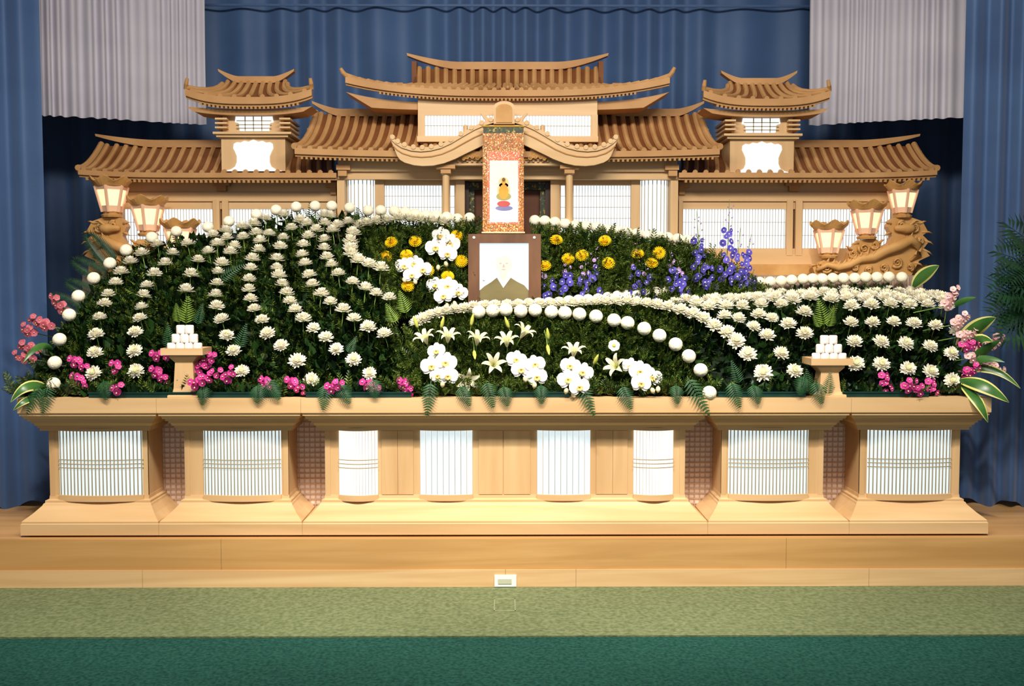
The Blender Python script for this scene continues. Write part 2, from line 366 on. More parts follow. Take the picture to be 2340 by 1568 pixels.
for i in range(5):
    x0, x1 = UX[i]+0.0006, UX[i+1]-0.0006
    u = thing('plinth_cabinet', 'pale wooden ' + ULAB[i], 'cabinet', 'altar plinth cabinets', loc=(0,0,0))
    m = MB(); m.rings([rect(x0, x1, t, z) for t, z in BASEP]); obj('base_moulding', m, WOOD, u)
    m = MB(); m.rings([rect(x0, x1, t, z) for t, z in CORNP]); obj('cornice', m, WOOD, u)
    m = MB(); m.rings([rect(x0, x1, 1.0, z) for z in (ZB0-0.004, ZB1+0.004)]); obj('body', m, WOODV, u)
    m = MB(); m.box(x0+0.04, 0.03, 0.0, x1-0.04, YBK-0.03, 0.013); obj('foot', m, ROOFG, u)
    if WIN[i]:
        for a, b in WIN[i]: bulge(u, a, b, 23, 'bars', 0.032, GLOW)
    else:
        bulge(u, 775, 864, 13, 'ribs', 0.034, GLOWW); bulge(u, 1447, 1538, 13, 'ribs', 0.034, GLOWW)
        bulge(u, 960, 1080, 9, 'ribs', 0.022, GLOW, False); bulge(u, 1227, 1349, 9, 'ribs', 0.022, GLOW, False)
        for a, b in ((872, 909), (909, 945), (1094, 1149), (1151, 1212), (1362, 1400), (1400, 1434)):
            m = MB(); m.box(P(a,1060,YF).x+.001, YF-0.006, ZB0+0.002, P(b,1060,YF).x-.001, YF+0.002, ZB1-0.01); obj('front_panel', m, WOODV, u)
    for e in ((x0+IX), (x1-IX-0.03)):
        m = MB(); m.box(e, YF-0.004, ZB0-0.006, e+0.03, YF+0.01, ZB1+0.002); obj('corner_post', m, WOODV, u)
for k in range(4):
    xm = UX[k+1]; w = IX*1.06; yl = 0.40
    lp = thing('lattice_panel', ['fine square lattice panel in the niche right of the far left plinth cabinet', 'fine square lattice panel in the niche left of the wide central cabinet',
               'fine square lattice panel in the niche right of the wide central cabinet', 'fine square lattice panel in the niche left of the far right plinth cabinet'][k], 'lattice', 'plinth niche lattices')
    m = MB(); m.box(xm-w, yl+0.006, 0.05, xm+w, yl+0.012, 0.75); obj('backing', m, LATT, lp)
    bv = MB(); bv.box(-0.003, 0, 0.05, 0.003, 0.007, 0.75); mv = bv.mesh('lattice_bar', LATTB)
    bh = MB(); bh.box(xm-w, -0.001, -0.003, xm+w, 0.006, 0.003); mh = bh.mesh('lattice_bar', LATTB)
    for j in range(7): link('lattice_bar', mv, lp, loc=(xm-w+2*w*(j+0.5)/7, yl, 0))
    for j in range(22): link('lattice_bar', mh, lp, loc=(0, yl, 0.07+0.031*j))

# ================================================================== HALL (miniature temple facade on a shelf behind the flowers)
SHZ = P(1160, 629, 1.05).z
m = MB(); m.box(-2.78, 1.06, 0.0, 2.78, 1.9, SHZ); o = obj('display_shelf', m, SHELFM); tag(o, 'tall shelf block carrying the temple facade behind the flowers', 'shelf')
m = MB(); m.box(-0.005, 0, 0, 0.005, 0.012, 0.075); me = m.mesh('shelf_slat', LATTB)
for j in range(46):
    x = P(1560, 640, 1.04).x + j*0.034
    if x < 2.75: link('shelf_slat', me, o, loc=(x, 1.045, SHZ-0.085))
HC = 2320
def mx(px, s): return px if s > 0 else HC - px
def hb(mb, s, x0, y0, x1, y1, Y0, Y1): mb.pbox(mx(x0, s), y0, mx(x1, s), y1, Y0, Y1)
def part(par, name, s, rects, mat):
    mb = MB()
    for r in rects: hb(mb, s, *r)
    return obj(name, mb, mat, par)

def slope(par, name, ridge, eave, n, flare=(0,0), pw=1.6, rr=0.0175, sagp=1.5, board=(0.03, 0.03), raft=None, mats=(ROOFG, ROOFW), roll=True):
    """ridge/eave: (px0, px1, py, Y). Curved tiled roof slope with rolls, eave board, rafters."""
    rx0, rx1 = P(ridge[0], ridge[2], ridge[3]).x, P(ridge[1], ridge[2], ridge[3]).x
    ex0, ex1 = P(eave[0], eave[2], eave[3]).x, P(eave[1], eave[2], eave[3]).x
    zr = P((ridge[0]+ridge[1])/2, ridge[2], ridge[3]).z; ze = P((eave[0]+eave[1])/2, eave[2], eave[3]).z
    def Sf(u, v):
        a = rx0+(rx1-rx0)*u; b = ex0+(ex1-ex0)*u; w = v**pw
        fl = flare[0]*max(0, 1-2*u)**3 + flare[1]*max(0, 2*u-1)**3
        return Vector((a+(b-a)*w, ridge[3]+(eave[3]-ridge[3])*v, zr+(ze-zr)*(1-(1-v)**sagp)+fl*v**2))
    nu, nv = 32, 8
    T = [[Sf(i/nu, j/nv) for i in range(nu+1)] for j in range(nv+1)]
    mb = MB(); mb.grid([[tuple(p) for p in R] for R in T][::-1])
    Bt = [[(p.x, p.y, p.z-0.02) for p in R] for R in T]; mb.grid(Bt)
    for e in (0, nu): mb.grid([[tuple(T[j][e]) for j in range(nv+1)], [Bt[j][e] for j in range(nv+1)]])
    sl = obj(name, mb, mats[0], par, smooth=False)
    if roll:
        for i in range(n):
            u = (i+0.5)/n; tb = MB()
            pts = [Sf(u, v/7)+Vector((0,0,rr*0.3)) for v in range(8)]; pts.append(Sf(u,1)+Vector((0,-0.012,rr*0.2)))
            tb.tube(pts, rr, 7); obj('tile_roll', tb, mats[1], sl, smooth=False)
    tb = [(Sf(i/nu,1).x, Sf(i/nu,1).z+0.002) for i in range(nu+1)]
    b1 = [(x, z-board[0]) for x, z in tb]
    ye = eave[3]
    eb = MB(); eb.strip(tb, b1, ye-0.012, ye+0.02); e1 = obj('eave_board', eb, mats[1], sl)
    b2 = [(x, z-board[1]) for x, z in b1]
    eb = MB(); eb.strip(b1, b2, ye+0.006, ye+0.03); obj('eave_board', eb, mats[1], sl)
    if raft:
        nr, u0, u1, sz = raft
        rm = MB(); rm.box(-sz/2, 0, -sz*1.1, sz/2, 0.14, 0); me = rm.mesh('rafter', ROOFW)
        for i in range(nr):
            u = u0+(u1-u0)*(i+0.5)/nr; p = Sf(u,1); link('rafter', me, sl, loc=(p.x, ye+0.004, p.z-board[0]-board[1]+0.002), rot=(0.25,0,0))
    return sl, Sf
def ridge_strip(par, x0, x1, yt, yb, Y, tips, name='ridge'):
    """ridge beam in px with upturned tips ((dx, dy) left, right)"""
    n = 30; top = []; bot = []
    for i in range(n+1):
        u = i/n; px = x0+(x1-x0)*u
        l = max(0, 1-u*n/7)**1.6; r = max(0, 1-(1-u)*n/7)**1.6
        dy = -tips[0][1]*l - tips[1][1]*r; dx = -tips[0][0]*l + tips[1][0]*r
        p = P(px+dx, yt+dy, Y); e_ = max(l, r); q = P(px+dx*0.9, (yb*(1-e_)+(yt+4)*e_)+dy*0.9, Y)
        top.append((p.x, p.z)); bot.append((q.x, q.z))
    mb = MB(); mb.strip(top, bot, Y-0.025, Y+0.03); return obj(name, mb, ROOFW, par)
def hip_ridge(par, Sf, u, tip):
    pts = [Sf(u, v/6)+Vector((0,-0.004,0.012)) for v in range(1, 7)]
    e = P(tip[0], tip[1], Sf(u,1).y-0.03); pts += [pts[-1].lerp(e, 0.5)+Vector((0,0,-0.006)), e]
    mb = MB(); mb.tube(pts, [0.017]*6+[0.015, 0.011], 8); obj('hip_ridge', mb, ROOFW, par)

def lattice_fill(par, x0, y0, x1, y1, Y, gm, step=6.6, hstep=24):
    a = P(x0, (y0+y1)/2, Y).x; b = P(x1, (y0+y1)/2, Y).x; z1 = P((x0+x1)/2, y0, Y).z; z0 = P((x0+x1)/2, y1, Y).z
    if a > b: a, b = b, a
    pm = MB(); pm.box(a, Y, z0, b, Y+0.01, z1); pane = obj('lit_pane', pm, gm, par)
    lm = MB(); n = int(abs(x1-x0)/step); w = 0.0012
    for i in range(n+1): x = a+(b-a)*i/n; lm.box(x-w, Y-0.006, z0, x+w, Y-0.002, z1)
    k = max(2, int((y1-y0)/hstep))
    for i in range(k+1): z = z0+(z1-z0)*i/k; lm.box(a, Y-0.006, z-w, b, Y-0.002, z+w)
    lo = obj('fine_lattice', lm, MUNT, pane); lo['kind'] = 'stuff'

def round_column(par, s, x0, x1, y0, y1, Y):
    a, b = P(mx(x0,s), y0, Y).x, P(mx(x1,s), y0, Y).x
    if a > b: a, b = b, a
    z1 = P((x0+x1)/2, y0, Y).z; z0 = P((x0+x1)/2, y1, Y).z; c = (a+b)/2; h = (b-a)/2
    pm = MB(); ring = lambda z, k: [(c+h*k*math.sin(t), Y+0.02-0.045*k*math.cos(t)) + (z,) for t in [(-1+2*i/16)*PI/2 for i in range(17)]]
    pm.grid([ring(z0, 0.96), ring(z1, 0.96)]); pane = obj('lit_column', pm, GLOWB, par, smooth=True)
    bm_ = MB(); bm_.box(-0.0022, -0.003, z0, 0.0022, 0.003, z1); me = bm_.mesh('column_bar', MUNT)
    for i in range(10):
        x, y, _ = [(c+h*math.sin(t), Y+0.02-0.045*math.cos(t), 0) for t in [(-1+2*(i+0.5)/10)*PI/2*0.95]][0]
        link('column_bar', me, pane, loc=(x, y-0.003, 0))

# ---- wings and turrets
for s, side in ((-1, 'left'), (1, 'right')):
    w = thing('temple_wing', f'low {side} wing of the wooden temple facade with tiled roof and lit windows', 'facade', 'temple wings')
    e0, e1 = (1551, 2140) if s > 0 else (HC-2140, HC-1551)
    r0, r1 = (1551, 2086) if s > 0 else (HC-2086, HC-1551)
    sl, Sf = slope(w, 'roof_slope', (r0, r1, 334, 1.50), (e0, e1, 396, 1.10), 24, (0, 0.02) if s > 0 else (0.02, 0), pw=2.0, raft=(52, 0.02, 0.98, 0.016), board=(0.032, 0.014))
    ridge_strip(sl, r0, r1, 321, 338, 1.49, ((0,0), (14, 14)) if s > 0 else ((14, 14), (0,0)))
    ue = 1 if s > 0 else 0
    tb = MB(); tb.tube([Sf(ue, v/7)+Vector((s*0.006,0,0.016)) for v in range(8)], 0.02, 8); obj('gable_edge', tb, ROOFW, sl)
    for v in range(1, 7):
        p = Sf(ue, v/7); q = Sf(ue, 1); gt = MB(); gt.tube([p+Vector((0,0,-0.0)), p+Vector((s*0.035,0,-0.005))], 0.014, 7); obj('gable_tile', gt, ROOFW, sl)
    part(w, 'frieze', s, [(1551, 414, 2060, 440, 1.29, 1.4)], WOOD)
    part(w, 'lintel', s, [(1551, 440, 2060, 460, 1.27, 1.4)], WOOD)
    part(w, 'head_rail', s, [(1551, 460, 2060, 478, 1.285, 1.4)], WOOD)
    part(w, 'sill_rail', s, [(1551, 568, 2066, 582, 1.275, 1.4)], WOOD)
    part(w, 'base_board', s, [(1551, 582, 2066, 604, 1.265, 1.42)], WOOD)
    part(w, 'base_board', s, [(1551, 604, 2118, 629, 1.18, 1.45)], CARVEW)
    part(w, 'wall_back_panel', s, [(1540, 400, 2060, 629, 1.40, 1.46)], WOOD)
    for (a, b) in ((1551, 1560), (1798, 1812), (1818, 1833), (2040, 2060)):
        part(w, 'post', s, [(a, 456, b, 584, 1.262, 1.4)], WOODV)
    part(w, 'bracket', s, [(1796, 412, 1834, 424, 1.24, 1.3), (1804, 423, 1826, 436, 1.25, 1.3)], ROOFW)
    part(w, 'bracket', s, [(1552, 416, 1576, 428, 1.24, 1.3), (1552, 427, 1565, 444, 1.25, 1.3)], ROOFW)
    for (a, b) in ((1560, 1798), (1833, 2040)):
        lattice_fill(w, mx(a, s), 478, mx(b, s), 568, 1.305, GLOWB)

    t = thing('temple_turret', f'small wooden turret with upswept roof and lit windows above the {side} wing', 'turret', 'temple turrets')
    yt = -3 if s < 0 else 1
    part(t, 'lower_body', s, [(1668, 314+yt, 1814, 394+yt, 1.15, 1.42)], WOODV)
    part(t, 'balcony_ledge', s, [(1655, 304+yt, 1834, 309+yt, 1.10, 1.45), (1662, 309+yt, 1826, 316+yt, 1.12, 1.44)], WOOD)
    for k, (dy) in enumerate((272, 282, 292)):
        part(t, 'balcony_rail', s, [(1657, dy+yt, 1682, dy+4+yt, 1.11, 1.44)], WOOD)
        part(t, 'balcony_rail', s, [(1802, dy+yt, 1829, dy+4+yt, 1.11, 1.44)], WOOD)
    part(t, 'upper_body', s, [(1672, 254+yt, 1811, 305+yt, 1.16, 1.42)], WOODV)
    Y = 1.145
    def pp(pts): return [(P(mx(a, s), b+yt, Y).x, P(mx(a, s), b+yt, Y).z) for a, b in pts]
    bell = [(1697,332),(1703,328),(1712,329),(1720,325),(1730,327),(1741,322),(1752,327),(1762,325),(1770,329),(1779,328),(1786,332),(1787,342),(1783,350),(1779,360),(1779,374),(1783,384),(1792,390),(1806,394),(1676,394),(1690,390),(1700,384),(1704,374),(1704,360),(1700,350),(1696,342)]
    mb = MB(); mb.prism(pp(bell), Y, Y+0.012); obj('bell_window', mb, GLOWB, t)
    mb = MB(); mb.prism(pp([(1699,266),(1782,266),(1784,282),(1775,284),(1773,302),(1706,302),(1704,284),(1696,282)]), Y+0.008, Y+0.02); wn = obj('grid_window', mb, GLOWB, t)
    for a in (1722, 1741, 1760):
        mb = MB(); hb(mb, s, a-1, 266+yt, a+1, 302+yt, Y+0.004, Y+0.009); obj('window_bar', mb, MUNT, wn)
    for b in (279, 288, 296):
        mb = MB(); hb(mb, s, 1700, b+yt-1, 1780, b+yt+1, Y+0.004, Y+0.009); obj('window_bar', mb, MUNT, wn)
    ry = sorted((mx(1660, s), mx(1806, s))); ey = sorted((mx(1607, s), mx(1896, s)))
    sl, Sf = slope(t, 'roof_slope', (ry[0], ry[1], 190+yt, 1.33), (ey[0], ey[1], 226+yt, 1.03), 9, (0.055, 0.055), pw=2.4, rr=0.0165, raft=(24, 0.1, 0.9, 0.014), board=(0.045, 0.014))
    ridge_strip(sl, ry[0]-2, ry[1]+2, 179+yt, 194+yt, 1.325, ((12, 17), (12, 17)))
    hip_ridge(sl, Sf, 0, (ey[0]+4, 182+yt)); hip_ridge(sl, Sf, 1, (ey[1]-4, 182+yt))
    n = 24; tp = []; bt = []
    for i in range(n+1):
        u = i/n; px = ey[0]+(ey[1]-ey[0])*u; l = abs(2*u-1)**3
        a = P(px, 252+yt-6*l, 1.09); b = P((ey[0]+ey[1])/2+(px-(ey[0]+ey[1])/2)*0.86, 266+yt-8*l, 1.09); tp.append((a.x, a.z)); bt.append((b.x, b.z))
    mb = MB(); mb.strip(tp, bt, 1.09, 1.30); obj('lower_eave', mb, ROOFW, t)

# ---- central hall
h = thing('temple_hall', 'tall central wooden temple hall facade with stacked tiled roofs', 'facade')
sl, Sf = slope(h, 'upper_roof', (948, 1372, 158, 1.46), (948, 1372, 204, 1.22), 21, (0,0), 1.0, rr=0.0185, board=(0.006, 0.004))
ridge_strip(sl, 946, 1374, 143, 160, 1.45, ((16, 20), (16, 20)))
for s in (-1, 1): part(sl, 'gable_board', s, [(1368, 140, 1379, 202, 1.40, 1.47)], ROOFG)
sk, Sk = slope(h, 'skirt_roof', (936, 1384, 196, 1.28), (790, 1530, 207, 1.04), 36, (0.085, 0.085), 1.2, rr=0.0165, raft=(66, 0.1, 0.9, 0.013), board=(0.04, 0.012))
hip_ridge(sk, Sk, 0, (778, 156)); hip_ridge(sk, Sk, 1, (1542, 154))
n = 30; tp = []; bt = []
for i in range(n+1):
    u = i/n; px = 790+(1530-790)*u; l = abs(2*u-1)**4
    a = P(px, 236-26*l, 1.12); b = P(1160+(px-1160)*0.84, 252-6*l, 1.12); tp.append((a.x, a.z)); bt.append((b.x, b.z))
mb = MB(); mb.strip(tp, bt, 1.12, 1.32); obj('lower_eave', mb, ROOFW, h)
part(h, 'upper_frieze', 1, [(955, 224, 1365, 264, 1.10, 1.35)], WOOD)
part(h, 'clerestory_post', 1, [(955, 262, 971, 322, 1.09, 1.35), ], WOODV); part(h, 'clerestory_post', 1, [(1350, 262, 1366, 322, 1.09, 1.35)], WOODV)
part(h, 'clerestory_sill', 1, [(953, 311, 1367, 324, 1.08, 1.35)], WOOD)
lattice_fill(h, 971, 264, 1350, 312, 1.11, GLOWB, 7)
part(h, 'clerestory_wall', 1, [(960, 258, 1360, 330, 1.14, 1.3)], WOOD)
sl, Sf = slope(h, 'main_roof', (724, 1598, 262, 1.42), (674, 1644, 347, 0.98), 42, (0.02, 0.02), 2.0, rr=0.0185, raft=(88, 0.01, 0.99, 0.014), board=(0.038, 0.014))
for (a, b, tp_) in ((724, 956, ((10, 18), (0, 0))), (1366, 1598, ((0, 0), (10, 18)))): ridge_strip(sl, a, b, 250, 267, 1.41, tp_)
for ue, s in ((0, -1), (1, 1)):
    tb = MB(); tb.tube([Sf(ue, v/7)+Vector((s*0.006,0,0.016)) for v in range(8)], 0.021, 8); obj('gable_edge', tb, ROOFW, sl)
    for v in range(1, 7):
        p = Sf(ue, v/7); gt = MB(); gt.tube([p, p+Vector((s*0.035,0,-0.005))], 0.014, 7); obj('gable_tile', gt, ROOFW, sl)
part(h, 'eave_beam', 1, [(772, 360, 1548, 392, 1.10, 1.3)], WOOD)
part(h, 'tie_beam', 1, [(772, 392, 1548, 410, 1.12, 1.3)], WOOD)
part(h, 'rear_wall', 1, [(772, 405, 1060, 630, 1.26, 1.32)], WOOD); part(h, 'rear_wall', 1, [(1258, 405, 1548, 630, 1.26, 1.32)], WOOD)
for s in (-1, 1):
    part(h, 'bracket', s, [(1520, 376, 1552, 388, 1.07, 1.12), (1528, 388, 1548, 402, 1.08, 1.12)], ROOFW)
    part(h, 'corner_post', s, [(1532, 405, 1549, 630, 1.13, 1.3)], WOODV)
    round_column(h, s, 1462, 1528, 412, 630, 1.20)
    part(h, 'window_post', s, [(1442, 405, 1462, 630, 1.18, 1.3)], WOODV)
    part(h, 'window_head', s, [(1274, 405, 1446, 423, 1.19, 1.3)], WOOD)
    lattice_fill(h, mx(1310, s), 423, mx(1443, s), 600, 1.235, GLOWB)
    lattice_fill(h, mx(1281, s), 423, mx(1291, s), 600, 1.235, GLOWB)
    part(h, 'door_post', s, [(1258, 402, 1278, 630, 1.18, 1.3)], WOODV)
    a = P(mx(1301, s), 405, 1.02)
    mb = MB(); zt = P(1301, 396, 1.02).z
    mb.lathe([(0.030, SHZ-zt), (0.030, SHZ-zt+0.03), (0.023, SHZ-zt+0.04), (0.023, -0.012), (0.030, -0.006), (0.030, 0.004)], (a.x, 1.02, zt), 14); obj('porch_pillar', mb, WOODV, h, smooth=False)
    part(h, 'pillar_bracket', s, [(1290, 384, 1313, 396, 0.98, 1.06), (1280, 376, 1324, 385, 0.97, 1.07)], ROOFW)
part(h, 'porch_beam', 1, [(1000, 356, 1320, 378, 1.0, 1.08)], WOOD)
# dark altar recess
rc = part(h, 'shrine_recess', 1, [(1060, 406, 1258, 640, 1.31, 1.33)], DARKIN)
part(rc, 'recess_frame', 1, [(1060, 406, 1072, 630, 1.24, 1.31)], DARKF); part(rc, 'recess_frame', 1, [(1246, 406, 1258, 630, 1.24, 1.31)], DARKF); part(rc, 'recess_frame', 1, [(1060, 404, 1258, 416, 1.24, 1.31)], DARKF)
part(rc, 'brocade_border', 1, [(1072, 416, 1246, 434, 1.27, 1.31)], BROCG); part(rc, 'brocade_border', 1, [(1072, 434, 1084, 630, 1.27, 1.31)], BROCG); part(rc, 'brocade_border', 1, [(1234, 434, 1246, 630, 1.27, 1.31)], BROCG)
for px in (1092, 1222):
    mb = MB(); q = P(px, 426, 1.262); mb.lathe([(0.002,-0.012),(0.012,0.0),(0.008,0.01),(0.003,0.014)], tuple(q), 8); obj('gilt_flower', mb, BRASS, rc)
# curved gable over the porch
topL = [(892,318),(904,329),(918,338),(940,345),(962,347),(984,345),(1008,339),(1032,328),(1057,313),(1083,298),(1108,287),(1130,281),(1152,279)]
botL = [(908,357),(914,365),(924,371),(945,377),(966,379),(990,378),(1014,373),(1040,363),(1062,352),(1085,341),(1108,330),(1130,322),(1152,319)]
def sym(L): return L[:-1] + [(1152, L[-1][1])] + [(2304-a, b) for a, b in L[:-1]][::-1]
YG = 0.93
tp = [(P(a,b,YG).x, P(a,b,YG).z) for a, b in sym(topL)]; bt = [(P(a,b,YG).x, P(a,b,YG).z) for a, b in sym(botL)]
mb = MB(); mb.strip(tp, bt, YG, YG+0.035); kb = obj('curved_gable', mb, WOOD, h)
md = [(t[0]*0.62+b[0]*0.38, t[1]*0.62+b[1]*0.38) for t, b in zip(tp, bt)]
mb = MB(); mb.tube([(x, YG-0.002, z) for x, z in md], 0.005, 6); obj('gable_bead', mb, ROOFW, kb)
t2 = [(x, z+0.026) for x, z in tp]
mb = MB(); mb.strip(t2, tp, YG-0.012, 1.15); obj('gable_roof', mb, WOOD, kb)
for i in range(26):
    u = (i+0.5)/26*(len(tp)-1); k = int(u); f = u-k; p = (t2[k][0]*(1-f)+t2[k+1][0]*f, t2[k][1]*(1-f)+t2[k+1][1]*f)
    mb = MB(); mb.tube([(p[0], YG-0.018, p[1]), (p[0], 1.15, p[1])], 0.016, 8); obj('tile_roll', mb, WOOD, kb)
# ridge-end ornament with frog-leg strut
mb = MB()
pts = [(1128,284),(1128,246)] + [(1152-24*math.cos(t), 246-14*math.sin(t)) for t in [PI*i/10 for i in range(1, 10)]] + [(1176,246),(1176,284)]
mb.prism([(P(a,b,0.92).x, P(a,b,0.92).z) for a, b in pts], 0.90, 0.98); og = obj('ridge_ornament', mb, WOOD, h)
mb = MB(); pts = [(1134,280),(1134,248)] + [(1152-18*math.cos(t), 248-10*math.sin(t)) for t in [PI*i/10 for i in range(1, 10)]] + [(1170,248),(1170,280)]
mb.prism([(P(a,b,0.90).x, P(a,b,0.90).z) for a, b in pts], 0.893, 0.90); obj('ornament_face', mb, CARVEW, og)
for s in (-1, 1):
    mb = MB()
    pts = [(1152+s*24, 276), (1152+s*34, 272), (1152+s*50, 258), (1152+s*54, 259), (1152+s*42, 276), (1152+s*38, 286), (1152+s*24, 286)]
    mb.prism([(P(a,b,0.94).x, P(a,b,0.94).z) for a, b in pts], 0.93, 0.97); obj('scroll_strut', mb, WOOD, og)
    q = P(1152+s*88, 296, 0.95); mb = MB(); mb.lathe([(0.016,-0.03),(0.016,0.02),(0.010,0.028),(0.002,0.03)], tuple(q), 10); obj('ridge_knob', mb, WOOD, og)
    for k, (a, b, r) in enumerate(((60, 362, .016), (72, 358, .019), (84, 360, .015), (66, 352, .014), (92, 364, .012))):
        q = P(1152+s*a, b, 0.98); mb = MB()
        mb.tube([q+Vector((r*(1-i/16)*math.cos(i*0.8), -0.01-0.002*i/16, r*(1-i/16)*math.sin(i*0.8))) for i in range(17)], [0.006*(1-i/22) for i in range(17)], 6); obj('cloud_carving', mb, CARVEW, h)

# ================================================================== SCROLL, PORTRAIT, LANTERNS
sc_ = thing('hanging_scroll', 'hanging scroll with gold and red brocade border and a small seated figure', 'scroll')
Y = 0.87
def fl(par, name, pts, Y0, d, mat):
    mb = MB(); mb.prism([(P(a, b, Y).x, P(a, b, Y).z) for a, b in pts], Y0, Y0+d); return obj(name, mb, mat, par)
def R4(a, b, c, d): return [(a,b),(c,b),(c,d),(a,d)]
fl(sc_, 'brocade_mount', R4(1103,291,1197,531), Y, 0.004, BROC)
fl(sc_, 'inner_border', R4(1113,346,1187,512), Y-0.0015, 0.0015, BROCR)
pn = fl(sc_, 'paper_panel', R4(1119,367,1184,508), Y-0.003, 0.0015, SCROLLW)
fl(sc_, 'top_band', R4(1104,291,1196,304), Y-0.0015, 0.0015, BROCG)
HALO = noise_mat('printed_gold_halo', S((226,206,150)), S((236,218,168)), (9,9,9), 0.7); ROBE = noise_mat('printed_ochre_robe', S((220,160,60)), S((232,178,84)), (9,9,9), 0.7)
HAIR = noise_mat('printed_dark_hair', S((120,90,40)), S((140,106,50)), (9,9,9), 0.7); LOTR = noise_mat('printed_red_lotus', S((196,80,80)), S((212,104,96)), (9,9,9), 0.7); LOTB = noise_mat('printed_blue_lotus', S((120,124,176)), S((146,146,190)), (9,9,9), 0.7)
GRN = noise_mat('printed_olive_robe', S((170,160,90)), S((186,174,104)), (9,9,9), 0.7)
def ell(cx, cy, rx, ry, n=20): return [(cx+rx*math.cos(2*PI*i/n), cy+ry*math.sin(2*PI*i/n)) for i in range(n)]
q = 0.0006
fl(pn, 'figure_halo', ell(1151,418,12,13), Y-0.003-q, q, HALO); fl(pn, 'figure_halo', ell(1151,437,15,20), Y-0.003-q, q*0.9, HALO)
fl(pn, 'figure_lotus', ell(1152,476,20,6), Y-0.003-q, q, LOTB); fl(pn, 'figure_lotus', ell(1151,466,15,7), Y-0.003-2*q, 2*q, LOTR)
fl(pn, 'figure_robe', ell(1151,449,17,9), Y-0.003-3*q, 3*q, GRN); fl(pn, 'figure_robe', [(1141,448),(1140,434),(1145,424),(1151,421),(1157,424),(1162,434),(1161,448),(1155,455),(1147,455)], Y-0.003-4*q, 4*q, ROBE)
fl(pn, 'figure_head', ell(1151,416,4.5,7), Y-0.003-5*q, 5*q, ROBE); fl(pn, 'figure_hair', ell(1151,411,4,4.5), Y-0.003-6*q, 6*q, HAIR)
for py in (289, 532):
    mb = MB(); a = P(1101, py, Y); b = P(1199, py, Y); mb.tube([a, b], 0.007, 10); obj('scroll_rod', mb, BRASS, sc_)

Y = 0.76
pf = thing('portrait_frame', 'bronze framed memorial portrait of a person in an olive jacket', 'portrait', loc=(0,0,0))
fl(pf, 'frame_rail', R4(1070,535,1236,556), Y-0.012, 0.03, FRAMEB)
for a, b in ((1070,1096), (1208,1236)): fl(pf, 'frame_stile', R4(a,556,b,716), Y-0.012, 0.03, FRAMEB)
fl(pf, 'frame_rail', R4(1070,716,1236,742), Y-0.012, 0.03, FRAMEB)
ph = fl(pf, 'photo_paper', R4(1096,556,1208,716), Y+0.004, 0.004, GLOWP)
Yp = Y+0.004
fl(ph, 'printed_jacket', [(1096,716),(1096,664),(1106,655),(1122,645),(1136,634),(1166,634),(1182,644),(1198,652),(1208,664),(1208,716)], Yp-0.0012, 0.0012, JACKET)
fl(ph, 'printed_collar', [(1134,632),(1150,658),(1169,632),(1160,624),(1143,624)], Yp-0.002, 0.002, COLLAR)
fl(ph, 'printed_face', ell(1151,603,18.5,23), Yp-0.0016, 0.0016, SKINP); fl(ph, 'printed_neck', [(1142,618),(1160,618),(1160,632),(1151,646),(1142,632)], Yp-0.0026, 0.0026, SKINP)
HAIRW = noise_mat('printed_white_hair', S((196,202,214)), S((208,214,224)), (9,9,9), 0.7); FEAT = noise_mat('printed_faint_features', S((190,164,156)), S((200,174,166)), (9,9,9), 0.7)
fl(ph, 'printed_hair', [(1132,600),(1133,588),(1140,580),(1151,577),(1162,580),(1169,588),(1170,600),(1165,590),(1151,585),(1137,590)], Yp-0.002, 0.002, HAIRW)
for x in (1144, 1158): fl(ph, 'printed_eye', ell(x, 602, 3, 1.2, 10), Yp-0.0022, 0.0022, FEAT)
fl(ph, 'printed_mouth', ell(1151, 616, 5, 1.3, 10), Yp-0.0022, 0.0022, FEAT); fl(ph, 'printed_nose', [(1151,602),(1154,611),(1148,611)], Yp-0.0021, 0.0021, FEAT)
mb = MB(); a = P(1100, 742, Y); b = P(1206, 742, Y); mb.box(a.x, Y, 0.786, a.x+0.03, Y+0.02, a.z); obj('easel_leg', mb, FRAMEB, pf)
mb = MB(); mb.box(b.x-0.03, Y, 0.786, b.x, Y+0.02, a.z); obj('easel_leg', mb, FRAMEB, pf)
for px in (1083, 1221):  # lamp reflections on the frame, modelled as small white discs
    mb = MB(); mb.lathe([(0.009,-0.002),(0.009,0.002),(0.005,0.006)], (0,0,0), 12)
    obj('frame_glint', mb, noise_mat('painted_glint', S((250,246,236)), S((255,252,246)), (5,5,5), 0.15), pf, loc=tuple(P(px, 543, Y-0.013)), rot=(PI/2,0,0))

